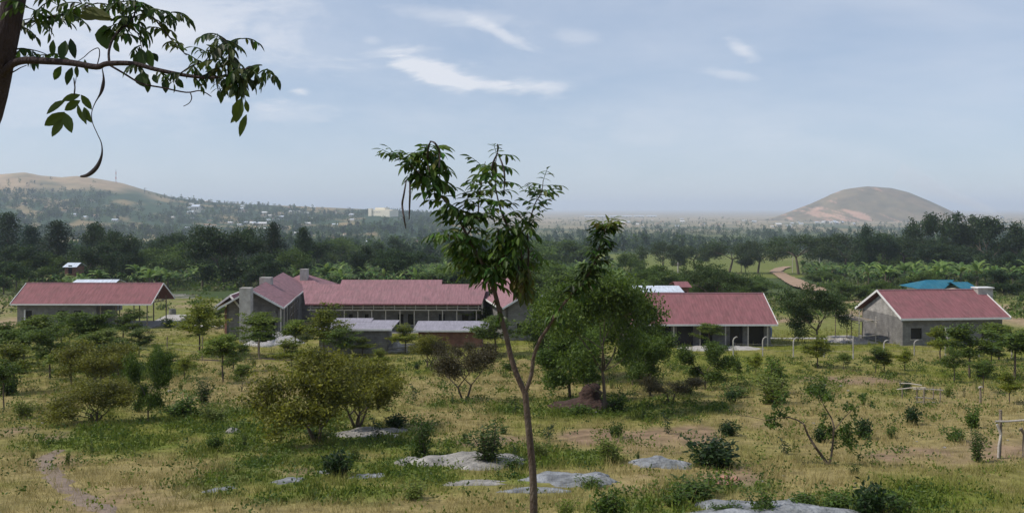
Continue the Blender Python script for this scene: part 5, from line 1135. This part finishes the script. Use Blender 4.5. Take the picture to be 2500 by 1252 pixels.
cnt = {}
for (k_, px, Y, pyt, w_, look) in BELT:
    x = (px-1250)/F*Y; z = H(x, Y)-.2; hs = (HY-pyt)/F*Y - z
    place(k_, 0, 0, None, w_*1.15, None, 'tree', 'trees behind the buildings', 'background_tree', None, Vector((x, Y, z)), hs)['label'] = look+' '+region(px)+(' at the left side' if False else '')
    o = COL.objects  # label set above
belt_objs = [o for o in COL.objects if o.get('group') == 'trees behind the buildings']
# fillers: dark trees in a row along the forest edge
EDGE = MB()
def fill_px(px, Y): x = (px-1250)/F*Y; return Vector((x, Y, H(x, Y)-.2))
fr = random.Random(31); fill = []
for k in range(105):
    px = fr.uniform(-140, 2640); Y = fr.uniform(400, 560)
    if 380 < px < 620 and Y < 222: continue
    if 1480 < px < 1990 and Y > 205: continue
    if 1500 < px < 2600:
        Y = fr.uniform(420, 560)
        if px < 2060: continue
    fill.append((px, Y, fr.choice(['dark_tree','dark_tree','mid_tree','mid_tree','tall_tree'])))
for k in range(44):
    px = fr.uniform(1480, 2080); Y = fr.uniform(150, 205) if fr.random() < .75 else fr.uniform(430,520)
    if 1880 < px < 2010 and Y > 190: continue
    if 1840 < px < 2030: continue
    fill.append((px, Y, 'mid_tree' if Y < 300 else 'flat_tree'))
fill.sort()
for i_, (px, Y, k_) in enumerate(fill):
    hs = {'dark_tree':(6,10),'mid_tree':(5,8.5),'tall_tree':(9,14),'flat_tree':(6,9)}[k_]
    hs = fr.uniform(*hs)*(1 if Y > 205 else .45)
    if px > 2050 and Y > 330: hs *= 1.35
    if px > 2050 and Y < 330: hs *= .6
    look = {'dark_tree':'dark bushy tree','mid_tree':'green bushy tree','tall_tree':'tall pointed dark tree','flat_tree':'flat-topped tree'}[k_]
    place(k_, 0, 0, None, None, look+' in the belt '+region(px), 'tree', look+'s in the belt '+region(px), 'background_tree', None, fill_px(px, Y), hs, ws=hs*fr.uniform(.75,1.1))
# banana plants
bn = random.Random(9); zones = [(-60,430,212,400,55),(380,820,225,420,60),(760,1160,212,430,100),(1290,1520,230,450,50),(2080,2560,215,460,150),(1960,2120,300,450,24)]
for (a, b, y0, y1, n) in zones:
    for k in range(int(n*.52)):
        px = bn.uniform(a, b); Y = y0+(y1-y0)*bn.random()**1.3; hs = bn.uniform(4.5,7)
        o = place('banana', 0, 0, None, None, 'bushy banana plant with arching leaves in the grove '+region((a+b)/2), 'banana plant', 'banana plants in the grove '+region((a+b)/2), 'banana_plant', None, fill_px(px, Y), hs)
for k in range(7):
    px = 150+k*9; place('banana', 0, 0, None, None, 'bushy banana plant with arching leaves in the grove above the leftmost hall', 'banana plant', 'banana plants in the grove above the leftmost hall', 'banana_plant', None, fill_px(px, 203+k%3*2), bn.uniform(3.6,5.0))
def banana_mass(name, label, quads, n, seed):
    rs = np.random.RandomState(seed); rn = random.Random(seed); m = MB()
    for k in range(n):
        a, b, y0, y1 = rn.choice(quads); p = fill_px(rn.uniform(a, b), y0+(y1-y0)*rn.random()); h = rn.uniform(3.6,6)
        for j in range(7):
            an = rn.uniform(0,6.283); el = rn.uniform(.5,1.35); L_ = rn.uniform(1.6,2.4)*h/4; hd = Vector((math.cos(an),math.sin(an),0)); sd_ = Vector((-math.sin(an),math.cos(an),0))*.28; q = p+Vector((0,0,h*.55)); vs = []
            for i in range(4):
                w = (.4,1,.9,.1)[i]; vs += [tuple(q-sd_*w), tuple(q+sd_*w)]; e = el-.75*i; q = q+(hd*math.cos(e)+Vector((0,0,math.sin(e))))*L_/3
            m.add(vs, [(0,1,3,2),(2,3,5,4),(4,5,7,6)], [c*rn.uniform(.7,1.2) for c in lerp((.045,.10,.02),(.19,.27,.055), rn.random()**1.3)])
    return tag(m.build(name, leafM), label, 'banana grove', None, 'stuff')
banana_mass('banana_grove', 'dense mass of banana leaves filling the slopes behind the buildings', [(-100,440,220,450),(400,830,235,480),(760,1180,212,480),(760,1180,212,400),(1200,1520,230,480),(2080,2620,212,500),(2080,2620,230,500),(1960,2120,300,500)], 6500, 4)

# ------------------------------------------------------------------ far woodland (one mass)
rs = np.random.RandomState(12); wl = MB(); rn = random.Random(12); pts = []
CLEAR = [(1440,1990,618,672),(130,430,556,604),(560,720,575,590),(1900,2000,650,700),(380,600,690,760)]
tries = 0
while len(pts) < 7500 and tries < 60000:
    tries += 1; Y = 540*math.exp(rn.random()**.8*math.log(5200/540)); px = rn.uniform(-350, 2850); x = (px-1250)/F*Y; z = H(x, Y); py = HY-z/Y*F
    if any(a < px < b and c < py < d for a, b, c, d in CLEAR): continue
    if Y > 1500 and px < 1000: continue
    if noise.noise(Vector((x*.012, Y*.005, 1.0)))+.18 < (-.12 if Y < 1300 else .06 if Y < 2400 else .3): continue
    if Y < 540: continue
    if Y < 640 and 1480 < px < 2100: continue
    h = rn.uniform(5, 12)*(1.25 if rn.random() < .12 else 1)
    if Y > 1200: h *= .95
    pts.append((x, Y, z, h))
tries = 0; n0 = len(pts)
while len(pts) < n0+3600 and tries < 40000:   # trees on the flank of the left hill
    tries += 1; px = rn.uniform(-400, 1100); Y = rn.uniform(1500, 3300); u = (px-1250)/F; z = hill_left(u, Y); py = HY-z/Y*F; x = u*Y
    line = np.interp(px, [0,420,700,900], [470,485,507,520]); nn_ = noise.noise(Vector((x*.004, Y*.0022, 6)))
    if py < line-10+nn_*30 and rn.random() < .97: continue
    if nn_ < -.12 and rn.random() < .93: continue
    pts.append((x, Y, z, rn.uniform(8, 17)))
for (x, Y, z, h) in pts:
    n = int(max(16, min(130, 42*(h/9)*(900/Y)**1.0*1.5))); w = h*rn.uniform(.3,.6); tall = rn.random() < .22
    if tall: w = h*.17; h *= 1.35
    c0 = rs.normal(size=(n, 3)); c0 = unit(c0)*(rs.rand(n, 1)**.4)*np.array([w, w, h*.46]); c0[:, 2] += h*.52; c0 += rs.normal(size=(n,3))*h*.05; c0 += np.array([x, Y, z])
    d = unit(rs.normal(size=(n,3))); s_ = rs.normal(size=(n,3)); s_ = unit(s_-d*(s_*d).sum(1, keepdims=True)); t_ = rn.random(); bc = np.array(lerp(lerp((.010,.026,.012), GD, t_*.8), GM, rn.random()**3*.6))
    q = h*.15*(1+.5*(42/n)**.5); wl.diamonds(c0, d, s_, q*(.7+.7*rs.rand(n)), q*.7*(.7+.6*rs.rand(n)), bc[None]*(.7+.6*rs.rand(n, 1)))
tag(wl.build('woodland', leafM), 'distant dark woodland spreading over the valley and the lower hill slopes', 'woodland', None, 'stuff')
# scattered far crop rows and scrub on the fields between: low ground scrub
sc2 = MB()
for k in range(5200):
    px = rn.uniform(-200, 2700); Y = 122*math.exp(rn.random()*math.log(620/122)); x = (px-1250)/F*Y; z = H(x, Y); py = HY-z/Y*F
    if Y < 205 and (35 < px < 640 or px < 35): 
        if rn.random() < .8: continue
    if 1860 < px < 2010 and 645 < py < 720: continue
    if 1480 < px < 1960 and 625 < py < 668 and rn.random() < .93: continue
    n = 26; h = rn.uniform(.5,1.7)*(1 if Y < 210 else 1.6); w = h*rn.uniform(.7,1.4)
    c0 = rs.normal(size=(n,3))*np.array([w*.5,w*.5,h*.3]); c0[:, 2] = np.abs(c0[:, 2]); c0 += np.array([x,Y,z]); d = unit(rs.normal(size=(n,3))+[0,0,.5]); s_ = rs.normal(size=(n,3)); s_ = unit(s_-d*(s_*d).sum(1, keepdims=True))
    bc = np.array(lerp(lerp(GD, GM, rn.random()), (.13,.13,.05), rn.random()**2)); sc2.diamonds(c0, d, s_, h*.42, h*.24, bc[None]*(.7+.6*rs.rand(n, 1)))
tag(sc2.build('scrub', leafM), 'low mixed scrub covering the ground between the buildings and the trees', 'scrub', None, 'stuff')

# ------------------------------------------------------------------ distant houses
far_boxes = {}
def hproto(key, roofm, wallm, L_=10, D=7, h=3.2, r_=1.8):
    a = MB(); a.slab([(-L_/2-.4,-D/2-.4,h),(L_/2+.4,-D/2-.4,h),(L_/2+.4,0,h+r_),(-L_/2-.4,0,h+r_)], .1); a.slab([(L_/2+.4,D/2+.4,h),(-L_/2-.4,D/2+.4,h),(-L_/2-.4,0,h+r_),(L_/2+.4,0,h+r_)], .1)
    b = MB(); b.box((-L_/2,-D/2,-2),(L_/2,D/2,h-.05)); b.add([(-L_/2,-D/2,h),(-L_/2,D/2,h),(-L_/2,0,h+r_*.9)],[(0,1,2)]); b.add([(L_/2,-D/2,h),(L_/2,D/2,h),(L_/2,0,h+r_*.9)],[(0,1,2)])
    c = MB()
    for k in (-.3,0,.3): c.box((L_*k-.5,-D/2-.05,.2 if k == 0 else 1),(L_*k+.5,-D/2-.004,2.2))
    r = []
    for n_, m_, mt_ in (('roof',a,roofm),('wall',b,wallm),('window',c,glassM)):
        me = bpy.data.meshes.new('far_'+n_); m_.to_mesh(me); me.materials.append(mt_); r.append((n_, me))
    far_boxes[key] = r
hproto('white', brightM, creamM); hproto('pale', whiteM, creamM); hproto('tan', roadM, creamM); hproto('red', roofP, creamM)
def far_house(key, px, Y, sc_, label, group, z=None, cat='house', sxyz=None):
    x = (px-1250)/F*Y
    if z is None: z = H(x, Y)
    o = thing('distant_house', label, cat, (x, Y, z), rn.uniform(-.5,.5) if not sxyz else 0, group, sxyz or (sc_, sc_, sc_))
    for n_, me in far_boxes[key]: c = bpy.data.objects.new(n_, me); COL.objects.link(c); c.parent = o
    return o
for k in range(74):   # hillside town
    px = rn.gauss(640, 115); Y = rn.uniform(1650, 3300); px = max(380, min(860, px)); z = hill_left((px-1250)/F, Y)
    far_house(rn.choice(['white','pale','tan','red','pale','tan']), px, Y, rn.uniform(1.0,2.0), 'tiny pale house in the hillside town left of the cream building', 'houses of the hillside town', z)
for k in range(9):
    px = rn.uniform(20, 380); Y = rn.uniform(1700, 2600); far_house(rn.choice(['white','tan']), px, Y, 1.3, 'lone tiny house on the wooded slope of the left hill', 'houses on the left hill slope', hill_left((px-1250)/F, Y))
for k in range(30):
    px = rn.uniform(1440, 1960); Y = rn.uniform(2600, 4600); far_house(rn.choice(['white','pale','tan']), px, Y, rn.uniform(1.0,2.0), 'tiny pale house on the far plain left of the dome hill', 'houses on the far plain')
for k in range(16):
    px = rn.gauss(2035, 26); Y = rn.uniform(3300, 3850); far_house(rn.choice(['white','pale','white']), px, Y, rn.uniform(1.1,1.9), 'tiny white house in the village at the foot of the dome hill', 'village at the foot of the dome hill')
for k in range(12):
    px = rn.uniform(760, 1090); Y = rn.uniform(1000, 1500); far_house(rn.choice(['white','tan','red']), px, Y, rn.uniform(.8,1.2), 'small house among hazy trees below the cream building', 'houses below the cream building')
for k in range(6):
    px = 1440+k*30; far_house('white', px, 6000+k*40, 1, 'long low white shed in the row on the far plain', 'row of long white sheds', cat='shed', sxyz=(7,3,2.4), z=-64)
def hillY(px, py):
    Y = 1500.0
    while Y < 3390 and (HY-py)/F*Y < hill_left((px-1250)/F, Y): Y += 10
    while Y < 3390 and (HY-py)/F*Y > hill_left((px-1250)/F, Y)+.5: Y += 10
    return Y
Yq = min(hillY(479, 521), 2800); zq = hill_left((479-1250)/F, Yq)
far_house('white', 479, Yq, 1, 'bright white pointed roof standing out on the left slope', None, z=zq+9, sxyz=(2.2,2.4,3.4))
# cream institutional building
Yq = min(hillY(928, 527), 3300); cb0 = thing('institution', 'large cream flat-roofed building on the far plain, right of the hillside town', 'building', tuple(W(928,524,Yq)))
w = MB()
for (a, b, t_, dy, dep) in ((893,966,512,0,30),(905,935,507,15,25),(940,966,514,-18,15),(893,903,509,-4,10)):
    p0 = W(a, 526, Yq+dy); p1 = W(b, t_, Yq+dy); w.box((p0.x,Yq+dy,p0.z-20),(p1.x,Yq+dy+dep,p1.z))
w.build('wall', mat_basic('bright_cream_wall', (0.80,0.73,0.58), .8, .1, 1, 0), cb0); cb0.rotation_euler[2] = R(-30)
for k in range(14):
    p0 = W(895+k*5, 518, Yq); m = MB(); m.box((p0.x,Yq-.4,p0.z-1.5),(p0.x+2.6,Yq-.004,p0.z+1.8)); m.build('window', darkM if False else conc, cb0)
# poles in the right fields
for k, (px, pyb, pyt, Y) in enumerate([(1935,636,597,430),(2001,626,587,480),(1655,700,640,260)]):
    x = (px-1250)/F*Y; z = H(x, Y); t = thing('utility_pole', ['pale utility pole at the left end of the road bend','taller utility pole among the dark trees above the dirt road','thin utility pole behind the bright tin roof'][k], 'pole', (x, Y, z))
    hh = (HY-pyt)/F*Y-z; m = MB(); m.tube([(0,0,-1),(0,0,hh)], [.16,.12], 6); m.build('shaft', woodP, t, world=False); m = MB(); m.beam((-1,0,hh-.6),(1,0,hh-.6), .12); m.build('cross_arm', woodM, t, world=False)

# ------------------------------------------------------------------ grass and ground cover (one mass each)
rs = np.random.RandomState(3); G_ = MB(); rn = random.Random(3)
def avoided(x, Y):
    for (a, b, c, d) in AVOID:
        if ((x-a)/c)**2+((Y-b)/d)**2 < 1: return True
    return False
PATHPTS = [G(*p) for p in [(300,1275),(235,1235),(165,1195),(120,1150),(105,1120),(150,1095)]]
def near_path(x, Y):
    for a, b in zip(PATHPTS[:-1], PATHPTS[1:]):
        ab = (b-a).xy; t = max(0, min(1, (Vector((x,Y))-a.xy).dot(ab)/ab.length_squared)); 
        if ((Vector((x,Y))-a.xy)-ab*t).length < .5: return True
    return False
base = []; info = []
for (y0, y1, dens, hh) in ((17,30,34,.24),(30,45,20,.26),(45,70,9,.30),(70,112,3.2,.36)):
    area = ((y1**2-y0**2)*.5*1.42); n = int(area*dens)
    for k in range(n):
        Y = math.sqrt(rn.uniform(y0*y0, y1*y1)); u = rn.uniform(-.7,.7); x = u*Y
        g_, l_, b_ = field_mix(x, Y)
        if rn.random() < b_*1.1 or avoided(x, Y): continue
        if near_path(x, Y) and rn.random() < .55: continue
        if Y > 90 and not (-17 < 0): continue
        z = H(x, Y); tall = fbm(x*.6, Y*.6, 7, 2)
        if tall < -.25 and rn.random() < .5: continue
        base.append((x, Y, z-.02)); c = lerp(lerp((0.375,0.31,0.135), (0.175,0.205,0.035), max(0, min(1, g_*1.15+rn.gauss(0,.16)))), (0.085,0.135,0.022), l_*.75)
        info.append((*c, hh*(.55+.9*rn.random())*(.75+1.1*max(-.3, tall))*(1.0-.35*l_), l_))
B = np.array(base); I = np.array(info); nb = 5
b = np.repeat(B, nb, 0); n = len(b); off = rs.normal(size=(n,3))*np.array([.07,.07,0]); b = b+off
far_s = (1+np.clip((b[:,1]-20)/45, 0, 2.2))[:, None]
d = rs.normal(size=(n,3))*np.array([.38,.38,0])+np.array([0,0,1]); d = unit(d); hh = np.repeat(I[:, 3], nb)*(.5+rs.rand(n)); c = np.repeat(I[:, :3], nb, 0)*(.7+.55*rs.rand(n, 1)); lu = np.repeat(I[:, 4], nb)
a = rs.rand(n)*6.283; s_ = np.stack([np.cos(a), np.sin(a), np.zeros(n)], 1); wd = (.014+.05*lu)[:, None]*far_s
tip = b+d*hh[:, None]; tip[:, :2] += rs.normal(size=(n,2))*.05
vs = np.stack([b-s_*wd/2, b+s_*wd/2, tip], 1).reshape(-1,3); G_.add(vs, np.arange(n*3).reshape(n,3), np.repeat(c, 3, 0))
tag(G_.build('grass', grassM), 'dry yellow and green grass covering the field', 'grass', None, 'stuff')
# leafy ground cover in the lush spots and small weeds
wv = MB(); cs_ = []; sz = []; cc = []
for k in range(26000):
    Y = math.sqrt(rn.uniform(17**2, 80**2)); x = rn.uniform(-.62,.62)*Y; g_, l_, b_ = field_mix(x, Y)
    if avoided(x, Y): continue
    t_ = fbm(x*.35, Y*.3, 11, 3)
    if rn.random() > (l_*1.0+max(0, t_-.12)*.9)*.6+.065: continue
    cs_.append((x, Y, H(x, Y)+.04)); 
W_ = np.array(cs_); per = 16; n = len(W_)*per; c0 = np.repeat(W_, per, 0)+np.abs(rs.normal(size=(n,3)))*np.array([0,0,.11])+rs.normal(size=(n,3))*np.array([.16,.16,0])
d = unit(rs.normal(size=(n,3))+[0,0,.4]); s_ = rs.normal(size=(n,3)); s_ = unit(s_-d*(s_*d).sum(1, keepdims=True)); tt = np.repeat(rs.rand(len(W_)), per)[:, None]
col = (np.array((.045,.095,.014))*(1-tt)+np.array((.15,.20,.022))*tt)*(.65+.6*rs.rand(n,1)); k_ = (1+np.clip((c0[:,1]-25)/60,0,1)); wv.diamonds(c0, d, s_, .10*k_, .055*k_, col)
tag(wv.build('ground_cover', leafM), 'low leafy weeds and creeping plants in the lush patches', 'weeds', None, 'stuff')

# smoke drifting from a field fire beyond the dome hill
sp_ = smooth([W(2447,532,5600), W(2425,518,5600), W(2385,500,5700), W(2320,476,5800), W(2260,450,5900), W(2190,420,6000)], 5)
smr = thing('smoke_plume', 'thin pale smoke plume drifting up and left beyond the dome hill', 'smoke', tuple(sp_[0])); smr['kind'] = 'stuff'
smm = bpy.data.materials.new('smoke'); smm.use_nodes = True; hn = smm.node_tree.nodes; hl = smm.node_tree.links; hn.clear()
ho_ = hn.new('ShaderNodeOutputMaterial'); pv = hn.new('ShaderNodeVolumePrincipled'); pv.inputs['Color'].default_value = (.95,.96,1.0,1); pv.inputs['Density'].default_value = 2.4e-3; hl.new(pv.outputs[0], ho_.inputs['Volume'])
for k in range(5):
    f_ = 1-k*.19; n_ = int(len(sp_)*(1-k*.13)); P = [p+Vector((14*noise.noise(Vector((i*.5, k*3.1, 1))), k*2.0, 12*noise.noise(Vector((i*.45, k*2.3, 7))))) for i, p in enumerate(sp_[:n_])]
    m = MB(); m.tube(P, [f_*(8+r_) for r_ in np.interp(np.arange(n_)/(len(sp_)-1), [0,.2,.6,1], [4,16,40,70])], 12); m.build('smoke_layer', smm, smr, smooth=True)
# ------------------------------------------------------------------ haze: one even box of air
hz = MB(); hz.box((-42000, -70, -72), (42000, 50000, 172)); hm = bpy.data.materials.new('haze'); hm.use_nodes = True; hn = hm.node_tree.nodes; hn.clear()
ho_ = hn.new('ShaderNodeOutputMaterial'); pv = hn.new('ShaderNodeVolumePrincipled'); pv.inputs['Color'].default_value = (.74,.84,1.0,1); pv.inputs['Density'].default_value = 1.2e-4; pv.inputs['Anisotropy'].default_value = 0.1
hm.node_tree.links.new(pv.outputs[0], ho_.inputs['Volume']); tag(hz.build('haze', hm), 'pale haze filling the air over the valley', 'haze', None, 'stuff')

# ordinal labels for look-alikes of the tree belt
ORD = ['leftmost','second','third','fourth','fifth','sixth','seventh','eighth','ninth','tenth','eleventh','twelfth','thirteenth','fourteenth','fifteenth','sixteenth','seventeenth','eighteenth','nineteenth','twentieth']
gr = {}
for o in COL.objects:
    if o.get('label') and o.get('group') and o.get('category') in ('tree','shed') : gr.setdefault(o['label'], []).append(o)
for lab, L__ in gr.items():
    if 1 < len(L__) <= 20:
        L__.sort(key=lambda o: o.location.x/max(1, o.location.y))
        for k, o in enumerate(L__): o['label'] = (ORD[k]+' '+lab) if k == 0 else (ORD[k]+' '+lab+', from the left')
for o in COL.objects:
    if o.get('label') and not 4 <= len(o['label'].split()) <= 16: print('LABEL', len(o['label'].split()), o['label'])
